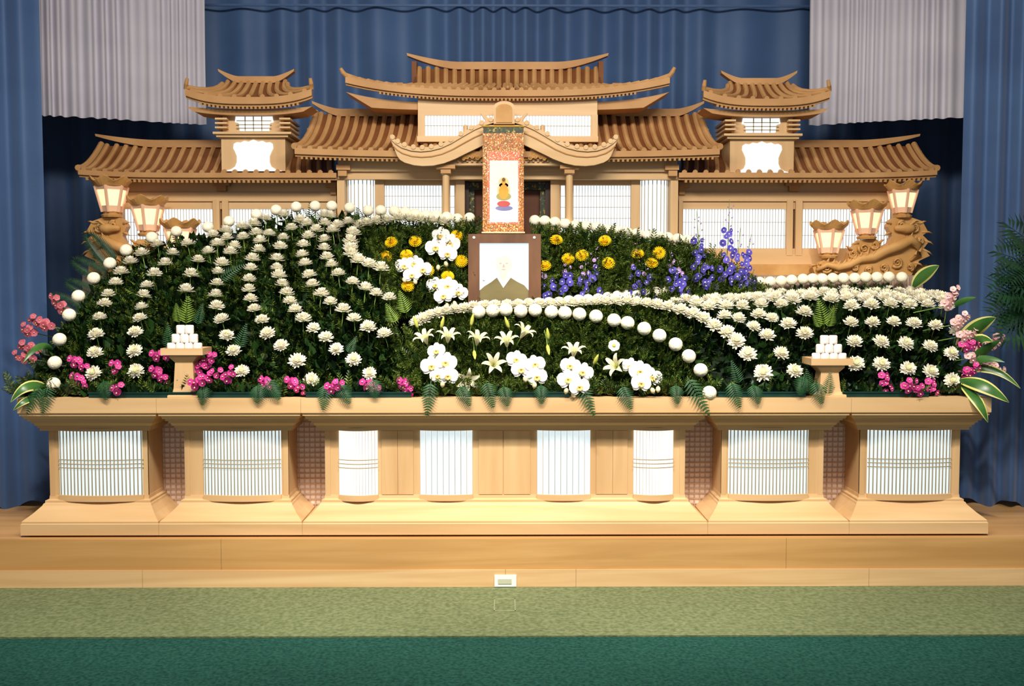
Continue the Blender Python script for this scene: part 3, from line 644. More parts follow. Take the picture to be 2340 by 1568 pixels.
def hexring(c, r, z, n=6, ph=PI/6): return [(c[0]+r*math.cos(2*PI*i/n+ph), c[1]+r*math.sin(2*PI*i/n+ph), z) for i in range(n)]
def lantern(px, py_top, py_neck, s, label):
    Y = 1.11; c = P(px, py_neck, Y); zt = P(px, py_top, Y).z; hgt = zt - c.z
    L = thing('lantern', label, 'lantern', 'wooden lanterns on dragon stands', loc=(c.x, Y, c.z))
    k = hgt/0.205
    z = lambda v: v*hgt
    mb = MB(); mb.lathe([(0.05*k,0),(0.056*k,0.012*k),(0.04*k,0.02*k),(0.048*k,0.03*k)], (0,0,0), 12); obj('neck', mb, CARVEW, L)
    mb = MB(); mb.rings([hexring((0,0), 0.046*k, 0.03*k), hexring((0,0), 0.080*k, z(0.78))]); obj('lit_pane', mb, GLOWL, L)
    for i in range(6):
        a = 2*PI*i/6+PI/6; p0 = Vector((0.048*k*math.cos(a), 0.048*k*math.sin(a), 0.028*k)); p1 = Vector((0.083*k*math.cos(a), 0.083*k*math.sin(a), z(0.79)))
        mb = MB(); mb.tube([p0, p1], 0.0085*k, 6); obj('post', mb, PEACH, L)
    for (r0, z0, r1, z1) in ((0.052, 0.028/0.205, 0.055, 0.06/0.205+0.0), (0.081, 0.70, 0.086, 0.80)):
        for i in range(6):
            a0 = 2*PI*i/6+PI/6; a1 = a0+PI/3; q = [(r*k*math.cos(a), r*k*math.sin(a), z(zz)) for r, zz in ((r0, z0), (r1, z1)) for a in (a0, a1)]
            mb = MB(); mb.add(q+[(x*0.93, y*0.93, w) for x, y, w in q], [(0,1,3,2),(4,6,7,5),(0,2,6,4),(1,5,7,3),(2,3,7,6),(0,4,5,1)]); obj('pane_rail', mb, PEACH, L)
    mb = MB(); R = []
    for (r, zz, wv) in ((0.082, 0.79, 0), (0.092, 0.86, 0.004), (0.108, 0.97, 0.014), (0.104, 0.985, 0.014), (0.06, 0.88, 0.0)):
        R.append([(r*k*math.cos(2*PI*i/36), r*k*math.sin(2*PI*i/36), z(zz)+wv*k*math.cos(6*2*PI*i/36+PI)) for i in range(36)])
    mb.rings(R); obj('wavy_cap', mb, CARVEW, L, smooth=False)
    return L
SIDEL = {-1: [(413, 504, 590), (339, 452, 540), (256, 408, 497)], 1: [(1893, 508, 590), (1980, 462, 547), (2062, 418, 498)]}
LL = ['lowest', 'middle', 'tallest']
for s in (-1, 1):
    sd = 'left' if s < 0 else 'right'
    D = thing('dragon_stand', f'carved wooden dragon and cloud stand holding three lanterns on the {sd}', 'carving', 'carved lantern stands')
    X = (lambda px: px) if s > 0 else (lambda px: 2318-px)
    Y = 1.11
    out = [(1862,630),(1855,612),(1868,600),(1885,592),(1905,592),(1920,604),(1934,598),(1938,577),(1950,562),(1962,549),(2000,547),(2012,556),(2010,566),(2030,556),(2036,540),(2026,518),(2032,505),(2042,498),(2082,498),(2105,506),(2118,530),(2106,538),(2120,552),(2108,568),(2122,585),(2098,596),(2085,620),(2080,630)]
    mb = MB(); mb.prism([(P(X(a),b,Y).x, P(X(a),b,Y).z) for a, b in out], Y-0.02, Y+0.05); obj('cloud_body', mb, CARVEW, D)
    path = [(1866,618),(1890,605),(1915,612),(1940,606),(1965,592),(1995,588),(2025,572),(2055,562),(2080,548),(2098,560),(2100,582),(2080,596)]
    mb = MB(); mb.tube([P(X(a),b,Y-0.035-0.01*math.sin(i)) for i, (a, b) in enumerate(path)], [0.012,0.02,0.024,0.026,0.03,0.034,0.036,0.036,0.034,0.028,0.02,0.008], 10); db = obj('dragon_body', mb, CARVEW, D, smooth=True)
    for i in range(1, len(path)-1):
        for f in (0, 0.5):
            a = path[i][0]*(1-f)+path[i+1][0]*f; b = path[i][1]*(1-f)+path[i+1][1]*f
            p = P(X(a), b, Y-0.035); mb = MB(); mb.tube([p+Vector((0,-0.01,0.02)), p+Vector((0.012*s,-0.014,0.05))], [0.010, 0.001], 6); obj('back_fin', mb, CARVEW, db)
    hp = P(X(2070), 522, Y-0.04); mb = MB()
    mb.rings([[tuple(hp + Vector((x*-s, 0.03*math.cos(t)*w, 0.03*math.sin(t)*w))) for t in [2*PI*i/10 for i in range(10)]] for x, w in ((-0.06,0.5),(-0.04,1.0),(0,1.15),(0.03,0.8),(0.06,0.7),(0.075,0.4))]); hd = obj('dragon_head', mb, CARVEW, D, smooth=True)
    for dy in (-0.012, 0.012):
        mb = MB(); mb.tube([hp+Vector((s*0.02,dy,0.02)), hp+Vector((s*0.06,dy,0.05)), hp+Vector((s*0.09,dy,0.05))], [0.008,0.006,0.001], 6); obj('horn', mb, CARVEW, hd)
    rg = random.Random(11)
    for (a, b, r) in ((1890,612,.038),(1876,606,.022),(1912,618,.022),(1975,568,.04),(1950,580,.028),(2000,560,.026),(2060,515,.03),(2090,520,.032),(2050,600,.036),(2020,612,.03),(1985,618,.026),(2104,550,.022),(1955,612,.024),(2080,610,.024)):
        p = P(X(a), b, Y-0.03); mb = MB(); ph_ = rg.random()*6
        mb.tube([p+Vector((r*(1-i/22)*math.cos(ph_+i*0.62), -0.012*i/20, r*(1-i/22)*math.sin(ph_+i*0.62))) for i in range(20)], [0.011*(1-i/30) for i in range(20)], 7); obj('cloud_swirl', mb, CARVEW, D, smooth=True)
    for (a, b, dx, dy) in ((2106,530,26,4),(2112,550,22,10),(2108,570,24,14),(2100,512,18,-6),(2034,512,-14,-4),(2034,532,-14,8),(1864,606,-16,4),(1944,572,-12,-10),(2090,600,20,10),(1960,556,-16,4),(2008,556,14,-8)):
        p = P(X(a), b, Y-0.01); e = P(X(a+dx), b+dy, Y-0.015); mb = MB(); mb.tube([p, p.lerp(e,0.6)+Vector((0,-0.004,0.006)), e], [0.018,0.011,0.001], 7, flat=0.6); obj('flame_tongue', mb, CARVEW, D, smooth=True)
    for i, (a, b, c) in enumerate(SIDEL[s]):
        lantern(a, b, c, s, f'{LL[i]} of the three glowing wooden lanterns {sd} of the temple facade')

# ================================================================== FLOWER SURFACES
def interp(xs, ys, x): return float(np.interp(x, xs, ys))
YT = 0.98
_tp = [(123,560),(250,558),(347,543),(403,529),(475,519),(523,507),(586,491),(631,481),(677,474),(758,472),(841,480),(926,485),(1021,496),(1073,499)]
TLx = [P(a,b,YT).x for a, b in _tp]; TLz = [P(a,b,YT).z for a, b in _tp]
Z0 = 0.83
def zl(X, Y):
    t = min(max((Y-0.10)/(YT-0.10), 0), 1.05); return Z0+(interp(TLx, TLz, X)-Z0)*t**0.85
_cr = [(930,745),(950,733),(1010,716),(1100,704),(1200,697),(1400,690),(1600,690),(2000,690),(2140,695)]
CRx = [P(a,b,0.45).x for a, b in _cr]; CRz = [P(a,b,0.45).z for a, b in _cr]
_bk = [(950,716),(1100,700),(1300,688),(1500,669),(1688,649),(1857,637),(2061,634),(2150,640)]
BKx = [P(a,b,0.95).x for a, b in _bk]; BKz = [P(a,b,0.95).z-0.02 for a, b in _bk]
def zr(X, Y):
    cr = interp(CRx, CRz, X)
    if Y <= 0.45:
        t = min(max((Y-0.10)/0.35, 0), 1); return Z0+(cr-Z0)*(1-(1-t)**1.5)
    t = (Y-0.45)/0.5; return cr+(interp(BKx, BKz, X)-cr)*min(t, 1.15)
_bt = [(800,500),(1070,505),(1222,508),(1400,525),(1570,548),(1620,575),(1660,600),(1722,640),(1740,650)]
BTx = [P(a,b,1.02).x for a, b in _bt]; BTz = [P(a,b,1.02).z for a, b in _bt]
def bank(X, z):   # depth of the bank wall behind portrait
    t = (z-1.2)/max(interp(BTx, BTz, X)-1.2, 0.05); return 0.80+0.20*min(max(t, 0), 1.1)
def hit(px, py, surf, lift=0.015, ymax=1.0):
    d = ray(px, py); prev = 0.02
    for i in range(220):
        Y = 0.02+i*0.0048
        if Y > ymax: break
        t = (Y-CAMY)/d.y; X = d.x*t; z = CAMH+d.z*t
        if z <= surf(X, Y)+lift: return Vector((X, Y, z))
    return P(px, py, ymax)
def hit_bank(px, py, fwd=0.04):
    Y = 0.9
    for i in range(5):
        p = P(px, py, Y); Y = bank(p.x, p.z)-fwd
    return P(px, py, Y)

# ================================================================== FOLIAGE (uncountable leaves)
LEAF_V = np.array([(0,0,0),(-.17,.18,.03),(.17,.18,.03),(0,.25,0),(-.30,.45,.07),(.30,.45,.07),(0,.55,-.02),(-.16,.72,.03),(.16,.72,.03),(0,1,-.08)], float)
LEAF_F = [(0,3,1),(0,2,3),(1,3,6,4),(3,2,5,6),(4,6,9,7),(6,5,8,9)]
def fern_elem(n=8):
    V = []; Fc = []
    for k in range(n):
        y = 0.08+0.9*k/n; w = 0.36*(1-0.85*(k/n))*(0.55 if k == 0 else 1)
        for s in (-1, 1):
            b = len(V); dr = -0.10*w/0.36
            V += [(0,y,0),(s*w*.5,y+.11,.02),(s*w,y+.13,dr),(s*w*.5,y+.03,.0)]; Fc.append((b,b+3,b+2,b+1) if s > 0 else (b,b+1,b+2,b+3))
    b = len(V); V += [(-.02,.9,0),(.02,.9,0),(0,1.05,-.03)]; Fc.append((b,b+1,b+2))
    b = len(V); V += [(-.008,0,0),(.008,0,0),(.005,.95,0),(-.005,.95,0)]; Fc.append((b,b+1,b+2,b+3))
    return np.array(V, float), Fc
FERN_V, FERN_F = fern_elem()
def unit(a): return a/np.maximum(np.linalg.norm(a, axis=1, keepdims=True), 1e-9)
def scatter(name, EV, EF, pos, grow, scales, mat, label, parent=None):
    n = len(pos); g = unit(grow); r = unit(np.cross(g, RNG.normal(size=(n,3)))); nn = np.cross(r, g)
    M = np.stack([r, g, nn], axis=1)
    V = (np.einsum('ek,nkd->ned', EV, M)*scales[:,None,None]+pos[:,None,:]).reshape(-1,3)
    k = len(EV); off = (np.arange(n)*k)
    loops = []; counts = []
    fl_ = np.concatenate([np.array(f) for f in EF]); cnt = np.array([len(f) for f in EF])
    L = (off[:,None]+fl_[None,:]).reshape(-1); C = np.tile(cnt, n); st = np.concatenate([[0], np.cumsum(C)[:-1]])
    me = bpy.data.meshes.new(name); me.vertices.add(len(V)); me.vertices.foreach_set('co', V.reshape(-1).astype(np.float32))
    me.loops.add(len(L)); me.loops.foreach_set('vertex_index', L.astype(np.int32))
    me.polygons.add(len(C)); me.polygons.foreach_set('loop_start', st.astype(np.int32))
    me.update(calc_edges=True); me.validate(); me.materials.append(mat)
    o = link(name, me, parent); o['kind'] = 'stuff'
    if parent is None: o['label'] = label; o['category'] = 'foliage'
    return o
def bedpts(n, x0f, x0b, x1f, x1b, surf, dmin, dmax, ytop=0.98, thin=None):
    out = []; gr = []
    while len(out) < n:
        Y = RNG.uniform(0.06, ytop); t = (Y-0.06)/(ytop-0.06)
        X = RNG.uniform(x0f+(x0b-x0f)*t, x1f+(x1b-x1f)*t)
        if thin and RNG.random() > thin(X, Y): continue
        e = 0.02; dz = (surf(X, Y+e)-surf(X, Y-e))/(2*e)
        nrm = np.array([0, -dz, 1.0]); nrm /= np.linalg.norm(nrm)
        p = np.array([X, Y, surf(X, Y)]) - nrm*RNG.uniform(dmin, dmax)
        if p[2] < 0.80: p[2] = 0.80
        if p[1] < 0.10: p[1] = 0.10
        out.append(p); gr.append(nrm*0.9 + np.array([0,-0.25,0.15]) + RNG.normal(size=3)*0.55)
    return np.array(out), np.array(gr)
thinL = lambda X, Y: 1.0 if Y < 0.80 else (0.35 if X < -0.95 else 0.9)
p, g = bedpts(16500, -2.76, -2.46, -0.58, -0.95, zl, 0.075, 0.18, thin=thinL)
scatter('chrysanthemum_leaves', LEAF_V, LEAF_F, p, g, RNG.uniform(0.045, 0.085, len(p)), LEAFD, 'dense dark green leaves under the white flower rows of the left bed')
p, g = bedpts(3000, -2.80, -2.48, -0.50, -0.85, zl, 0.10, 0.16, thin=thinL)
scatter('fern_greenery', FERN_V, FERN_F, p, g, RNG.uniform(0.08, 0.14, len(p)), LEAFM, 'small feathery fern sprigs among the leaves of the left bed')
p, g = bedpts(13000, 0.55, 0.3, 2.70, 2.50, zr, 0.075, 0.17)
scatter('chrysanthemum_leaves', LEAF_V, LEAF_F, p, g, RNG.uniform(0.045, 0.085, len(p)), LEAFD, 'dense dark green leaves under the white flower rows of the right bed')
p, g = bedpts(5200, -0.66, -0.5, 1.25, 0.8, zr, 0.08, 0.15, ytop=0.62)
scatter('fern_greenery', FERN_V, FERN_F, p, g, RNG.uniform(0.07, 0.13, len(p)), LEAFM, 'feathery mid green ferns behind the lilies in the central bed')
p, g = bedpts(5000, -0.66, -0.5, 1.25, 0.8, zr, 0.08, 0.17, ytop=0.7)
scatter('chrysanthemum_leaves', LEAF_V, LEAF_F, p, g, RNG.uniform(0.045, 0.08, len(p)), LEAFD, 'dark green leaves filling the central bed behind the white orchids')
p, g = bedpts(700, 0.9, 0.6, 2.6, 2.4, zr, 0.09, 0.15)
scatter('fern_greenery', FERN_V, FERN_F, p, g, RNG.uniform(0.07, 0.12, len(p)), LEAFM, 'sparse fern sprigs among the leaves of the right bed')
def bankpts(n, pxa, pxb, dmin, dmax):
    out = []; gr = []
    while len(out) < n:
        px = RNG.uniform(pxa, pxb); X = P(px, 600, 0.95).x; top = interp(BTx, BTz, X)
        z = RNG.uniform(1.22, top-0.075); Y = bank(X, z)+RNG.uniform(dmin, dmax)
        out.append((X, Y, z)); gr.append(np.array([0,-0.55,0.75])+RNG.normal(size=3)*0.45)
    return np.array(out), np.array(gr)
for a, b, nn_, lab in ((800, 1085, 1, 'left'), (1225, 1735, 2, 'right')):
    p, g = bankpts(1500*nn_, a, b, -0.01, 0.06)
    scatter('chrysanthemum_leaves', LEAF_V, LEAF_F, p, g, RNG.uniform(0.05, 0.09, len(p)), LEAFD, f'dark leaves of the green bank {lab} of the portrait')
    p, g = bankpts(1000*nn_, a, b, -0.02, 0.05)
    scatter('fern_greenery', FERN_V, FERN_F, p, g, RNG.uniform(0.09, 0.15, len(p)), LEAFM, f'yellow green fern sprays of the bank {lab} of the portrait')

# dark floral foam blocks carrying the stems
def foam(label, X0, X1, surf, drop, ymax, nx=40, ny=14, ymin=0.14):
    T = []
    for j in range(ny+1):
        Y = ymin+(ymax-ymin)*j/ny; T.append([(X0+(X1-X0)*i/nx, Y, max(surf(X0+(X1-X0)*i/nx, Y)-drop, 0.79)) for i in range(nx+1)])
    mb = MB(); mb.grid(T); B = [[(x, y, 0.787) for x, y, z in R] for R in T]; mb.grid(B[::-1])
    mb.grid([T[0], B[0]][::-1]); mb.grid([T[-1], B[-1]])
    mb.grid([[R[0] for R in T], [R[0] for R in B]]); mb.grid([[R[-1] for R in B], [R[-1] for R in T]])
    return tag(obj('floral_foam', mb, FOAM), label, 'floral foam')
foam('dark stepped floral foam hidden under the left flower bed', -2.54, -0.72, zl, 0.21, 0.86)
foam('dark floral foam hidden under the central and right flower beds', -0.62, 2.48, zr, 0.20, 0.72)
mb = MB(); 
pts = [(-0.98, 0.787)] + [(x, z-0.06) for x, z in zip(BTx, BTz) if -1.0 < x < -0.2] + [(BTx[1], 0.787)]
T0 = [(BTx[0]+(BTx[-2]-BTx[0])*i/50) for i in range(51)]
top = [(x, max(interp(BTx, BTz, x)-0.13, 1.3)) for x in T0]; bot = [(x, 0.787) for x in T0]
mb.strip(top, bot, 0.985, 1.04); tag(obj('floral_foam', mb, FOAM), 'dark upright foam board behind the portrait and its greenery', 'floral foam')
# trays along the plinth edge
for i, (a, b) in enumerate(((205, 640), (700, 940), (1165, 1300), (1640, 1840), (1925, 2120))):
    A = P(a, 900, 0.05).x; B = P(b, 900, 0.05).x
    t = thing('flower_tray', ['dark green plastic flower tray at the left of the plinth top', 'dark green plastic flower tray left of the front orchids', 'short dark green plastic tray between the front orchid sprays', 'dark green plastic flower tray right of the ball flower row', 'dark green plastic flower tray at the right of the plinth top'][i], 'tray', 'plastic flower trays')
    mb = MB(); mb.box(A, 0.035, 0.786, B, 0.105, 0.812); obj('trough', mb, TRAYM, t)
    mb = MB(); mb.box(A-0.005, 0.03, 0.810, B+0.005, 0.04, 0.818); obj('rim', mb, TRAYM, t)

# ================================================================== FLOWER HEAD MESHES (unit built, real size)
def petal_strip(mb, az, r0, el0, L, w, curl, nseg=4, cup=0.0, base_z=0.0, tipw=0.25):
    """petal starting at radius r0, elevation el0 (rad from horizontal), length L, curling by curl along its length"""
    ca, sa = math.cos(az), math.sin(az); pts = []; r = r0; z = base_z; e = el0
    prof = [0.45, 0.9, 1.0, 0.8, tipw]
    for i in range(nseg+1):
        ww = w*np.interp(i/nseg, [0,.25,.55,.8,1], prof)/2
        for k in (-1, 0, 1):
            x, y = r, k*ww; zz = z + (cup*ww if k else 0)
            pts.append((x*ca-y*sa, x*sa+y*ca, zz))
        r += math.cos(e)*L/nseg; z += math.sin(e)*L/nseg; e += curl/nseg
    mb.add(pts, [(3*i+k, 3*i+3+k, 3*i+4+k, 3*i+1+k) for i in range(nseg) for k in (0, 1)])
def spider_mesh(seed):
    rg = random.Random(seed); mb = MB()
    for (n, el, L, w, r0, bz, curl) in ((15, -0.25, 0.044, 0.011, 0.005, -0.004, 1.0), (15, 0.05, 0.042, 0.011, 0.005, 0.0, 1.0), (14, 0.35, 0.038, 0.011, 0.004, 0.003, 1.0), (12, 0.7, 0.034, 0.010, 0.004, 0.005, 0.9), (9, 1.05, 0.030, 0.010, 0.003, 0.006, 0.8), (6, 1.35, 0.026, 0.009, 0.002, 0.006, 0.5)):
        for i in range(n):
            petal_strip(mb, 2*PI*(i+rg.random()*0.6)/n+el, r0, el+rg.uniform(-.12,.12), L*rg.uniform(.85,1.12), w*1.3, curl*rg.uniform(.7,1.25), 3, 0.5, bz, 0.35)
    return mb.mesh('chrysanthemum_head', WHITEP, True)
def core_mesh():
    mb = MB(); mb.lathe([(0.004,0.012),(0.012,0.014),(0.014,0.022),(0.010,0.030),(0.003,0.032)], (0,0,0), 10); return mb.mesh('flower_core', CORE, True)
def calyx_mesh():
    mb = MB(); mb.lathe([(0.004,-0.020),(0.012,-0.012),(0.018,-0.003),(0.010,0.002)], (0,0,0), 8); return mb.mesh('calyx', STEM, True)
def stem_mesh(L, r=0.0028):
    mb = MB(); mb.tube([(0,0,-0.012),(0.004,0.002,-L*0.5),(0,0,-L)], r, 6); return mb.mesh('stem', STEM, True)
def ball_mesh(seed):
    bm = bmesh.new(); bmesh.ops.create_icosphere(bm, subdivisions=4, radius=1.0)
    N = 150; fib = []
    for i in range(N):
        z = 1-2*(i+.5)/N; r = math.sqrt(1-z*z); a = i*2.39996+seed; fib.append((r*math.cos(a), r*math.sin(a), z))
    fib = np.array(fib)
    co = np.array([v.co[:] for v in bm.verts]); d = np.sort(np.arccos(np.clip(co@fib.T, -1, 1)), axis=1)
    k = 1.0 + 0.05*(1-np.clip(d[:,0]/0.17, 0, 1)**2) - 0.05*np.exp(-((d[:,1]-d[:,0])/0.03)**2)
    for v, f in zip(bm.verts, k): v.co *= f*0.0365
    for v in bm.verts: v.co.z *= 0.95
    me = bpy.data.meshes.new('ball_head'); bm.to_mesh(me); bm.free(); me.materials.append(BALLP)
    me.polygons.foreach_set('use_smooth', [True]*len(me.polygons)); return me
SPID = [spider_mesh(i) for i in range(5)]; BALL = [ball_mesh(i*1.3) for i in range(3)]
COREM, CALY, ST12, ST20, STB = core_mesh(), calyx_mesh(), stem_mesh(0.13), stem_mesh(0.2), stem_mesh(0.16, 0.0032)
def mum(p, nrm, label, group, sc=1.0, kind='spider'):
    if kind == 'spider':
        o = thing('chrysanthemum', label, 'chrysanthemum', group, loc=p); o.rotation_euler = quat_z(nrm, random.random()*6.28); o.scale = (sc,)*3
        link('flower_head', random.choice(SPID), o); link('flower_core', COREM, o); link('calyx', CALY, o); link('stem', ST12, o)
    else:
        o = thing('ball_chrysanthemum', label, 'chrysanthemum', group, loc=p); o.rotation_euler = quat_z(nrm, random.random()*6.28); o.scale = (sc,)*3
        link('flower_head', random.choice(BALL), o); link('stem', STB, o)
    return o
def face(py, lo=690, hi=870, a0=0.10, a1=1.0):
    t = min(max((py-lo)/(hi-lo), 0), 1); a = a0+(a1-a0)*t + random.uniform(-.1,.1)
    return Vector((random.uniform(-.18,.18), -math.sin(a), math.cos(a)))

# ---- left bed
EDGE = [(122,878),(125,829),(136,776),(158,720),(179,677),(214,636),(251,602),(288,572),(347,543)]
for i, (a, b) in enumerate(EDGE):
    mum(hit(a, b, zl), (-.2,-.6,.8), f'ball chrysanthemum on the outer left edge of the left bed, {ordn(i)} from front', 'ball row on the outer edge of the left bed', 1.05, 'ball')
CREST = [(403,529),(475,519),(523,506),(586,490),(631,480),(677,473),(720,471),(758,471),(799,475),(841,481),(870,481),(901,482),(926,485),(949,489),(973,492),(997,492),(1021,496),(1045,500),(1073,498)]
for i, (a, b) in enumerate(CREST):
    mum(P(a, b, 0.99), (0,-.3,1), f'ball chrysanthemum along the top of the left bed, {ordn(i)} from left', 'ball row along the top of the left bed', 0.98, 'ball')
LROWS = [
 [(360,559),(325,580),(298,599),(277,622),(264,647),(247,673),(239,694),(228,726),(220,765),(217,807),(214,853)],
 [(428,557),(395,579),(378,602),(353,626),(336,653),(328,675),(323,703),(320,728),(309,760),(308,803),(311,848)],
 [(516,528),(486,537),(477,575),(453,595),(436,627),(425,663)],
 [(553,519),(519,544),(497,558),(527,577),(507,602),(499,622),(496,648),(493,674),(495,701),(507,731),(518,768),(534,803),(553,849)],
 [(580,512),(556,543),(536,562),(591,571),(577,592),(573,614),(569,639),(569,662),(573,684),(581,707),(599,732),(612,763),(643,791),(679,825),(711,868)],
 [(608,500),(586,533),(615,535),(595,551),(640,565),(633,592),(633,613),(637,630),(645,650),(656,670),(663,689),(675,708),(693,729),(717,751),(745,772),(769,799),(808,822),(844,854)],
 [(650,492),(666,522),(648,544),(693,560),(690,583),(697,603),(707,629),(715,651),(734,672),(755,691),(784,708),(809,729),(841,748),(878,764)],
 [(686,504),(701,512),(706,540),(742,548),(741,568),(747,589),(758,606),(773,626),(806,645),(835,659),(860,671),(890,681)],
 [(742,492),(755,494),(742,511),(723,525),(760,527),(771,516),(796,508)]]
for r, row in enumerate(LROWS):
    for i, (a, b) in enumerate(row):
        last = r == len(LROWS)-1
        lab = (f'white chrysanthemum, {ordn(i)} in the short row at the top left of the crescent' if last else f'white chrysanthemum in the {ordn(r)} curving row of the left bed, {ordn(i)} from back')
        mum(hit(a, b, zl, ymax=0.97), face(b), lab, 'short top row left of the crescent' if last else f'{ordn(r)} curving row of the left bed', random.uniform(.9, 1.1))
CCUR = [(1010,508),(985,505),(960,503),(935,501),(908,500),(882,504),(860,507),(838,511),(818,517),(806,533),(801,551),(801,568),(803,581),(819,595),(843,605),(871,613)]
for i, (a, b) in enumerate(CCUR):
    mum(P(a, b, 0.93) if i < 9 else hit(a, b, zl, 0.035, 0.93), Vector((0.1,-.25,1)), f'white chrysanthemum in the crescent left of the portrait, {ordn(i)} from its top end', 'crescent of white chrysanthemums', 1.12)
# ---- right of the portrait, back ball row
RB = [(1222,504),(1245,505),(1268,508),(1292,512),(1316,515),(1340,517),(1363,520),(1387,524),(1410,528),(1433,531),(1456,534),(1480,538),(1503,540),(1526,543),(1549,546),(1570,549)]
for i, (a, b) in enumerate(RB):
    mum(P(a, b, 1.0), (0,-.3,1), f'ball chrysanthemum in the high row right of the portrait, {ordn(i)} from left', 'high ball row right of the portrait', 1.0, 'ball')
# ---- front arc of balls and tight row of the centre-right bed
FB = [(1094,713),(1126,710),(1156,708),(1190,711),(1223,709),(1260,713),(1291,715),(1324,718),(1362,723),(1403,732),(1434,738),(1472,751),(1507,767),(1544,787),(1574,814),(1601,846),(1621,898)]
for i, (a, b) in enumerate(FB):
    p = hit(a, b, zr, ymax=0.5)
    mum(p, (0.1,-.75,.7), f'white ball chrysanthemum in the arc above the lilies, {ordn(i)} from left', 'arc of ball chrysanthemums above the lilies', 1.08, 'ball')
TR = [(953,736),(968,728),(984,721),(1002,716),(1020,712),(1040,708),(1062,706)] + [(1084+i*25, 702-i*0.95) for i in range(14)] + [(1434,690),(1456,692),(1478,695),(1502,698),(1527,702),(1556,709),(1584,718),(1607,729),(1632,745),(1661,761),(1683,780),(1708,810),(1744,853)]
for i, (a, b) in enumerate(TR):
    p = hit(a, b, zr, 0.012, ymax=0.52); t = min(max((a-1400)/340, 0), 1)
    mum(p, face(b, 690, 870, 0.3, 1.1), f'white chrysanthemum in the tight curved row behind the ball arc, {ordn(i)} from left', 'tight curved row of the right bed', 1.0+0.2*t)
BR = [(1100,701),(1130,698),(1159,697),(1185,696),(1208,694),(1231,693),(1254,692),(1277,691),(1300,688),(1322,686),(1344,685),(1367,683),(1389,680),(1411,677),(1432,675),(1454,673),(1475,671),(1500,668),(1524,665),(1548,662),(1572,660),(1595,657),(1618,655),(1641,653),(1665,652),(1688,649),(1710,647),(1736,645),(1760,644),(1785,642),(1809,640),(1835,638),(1857,637),(1879,637),(1903,636)]
for i, (a, b) in enumerate(BR):
    mum(P(a, b, 0.62+0.33*min(i/25, 1)), (0,-.4,1), f'ball chrysanthemum in the long back row of the right bed, {ordn(i)} from left', 'long back ball row of the right bed', 0.98, 'ball')
BR2 = [(1927,636),(1953,636),(1978,634),(2004,634),(2031,633),(2061,634)]
for i, (a, b) in enumerate(BR2):
    mum(P(a, b, 0.95), (0,-.4,1), f'ball chrysanthemum in front of the right dragon carving, {ordn(5-i)} from its right end', 'balls in front of the right dragon carving', 1.0, 'ball')
RROWS = [
 [(1620,701),(1655,722),(1688,728),(1722,747),(1753,767),(1785,808),(1816,848)],
 [(1592,694),(1632,690),(1659,700),(1696,700),(1734,719),(1763,728),(1801,741),(1839,763)],
 [(1668,684),(1700,682),(1739,696),(1785,696),(1838,714)],
 [(1946,700),(1991,697),(2034,695),(2079,697),(2121,697),(2163,702)],
 [(1944,738),(1994,737),(2042,736),(2088,740),(2138,744),(2186,758)],
 [(1952,782),(2013,782),(2069,786),(2125,792),(2174,808)],
 [(1956,832),(2014,833),(2075,843),(2126,850),(2176,871)]]
RN = ['first slanting row beside the tight curved row', 'second slanting row beside the tight curved row', 'third slanting row beside the tight curved row', 'top row right of the right stand', 'second row right of the right stand', 'third row right of the right stand', 'lowest row right of the right stand']
for r, row in enumerate(RROWS):
    for i, (a, b) in enumerate(row):
        mum(hit(a, b, zr, ymax=0.7), face(b, 690, 870, 0.3, 1.05), f'white chrysanthemum, {ordn(i)} from left in the {RN[r]}', RN[r], random.uniform(.92, 1.1))
# ---- plateau seen edge-on, several ranks deep
PLY = [0.52, 0.60, 0.68, 0.76, 0.84, 0.92]; PLA = [1728, 1640, 1570, 1540, 1560, 1640]; PLB = [2150, 2146, 2140, 2125, 2105, 2080]
for r, Yq in enumerate(PLY):
    n = int((PLB[r]-PLA[r])/(40 if r < 2 else 46))
    for i in range(n+1):
        px = PLA[r]+(PLB[r]-PLA[r])*i/n + random.uniform(-4,4); X = P(px, 660, Yq).x
        mum(Vector((X, Yq+random.uniform(-.012,.012), zr(X, Yq)-0.012*r+random.uniform(-.01,.01))), Vector((random.uniform(-.15,.15), -.35, 1)), f'white chrysanthemum atop the right bed, {ordn(r)} rank from front, {ordn(i)} from left', f'{ordn(r)} rank on the flat top of the right bed', random.uniform(.95, 1.12))

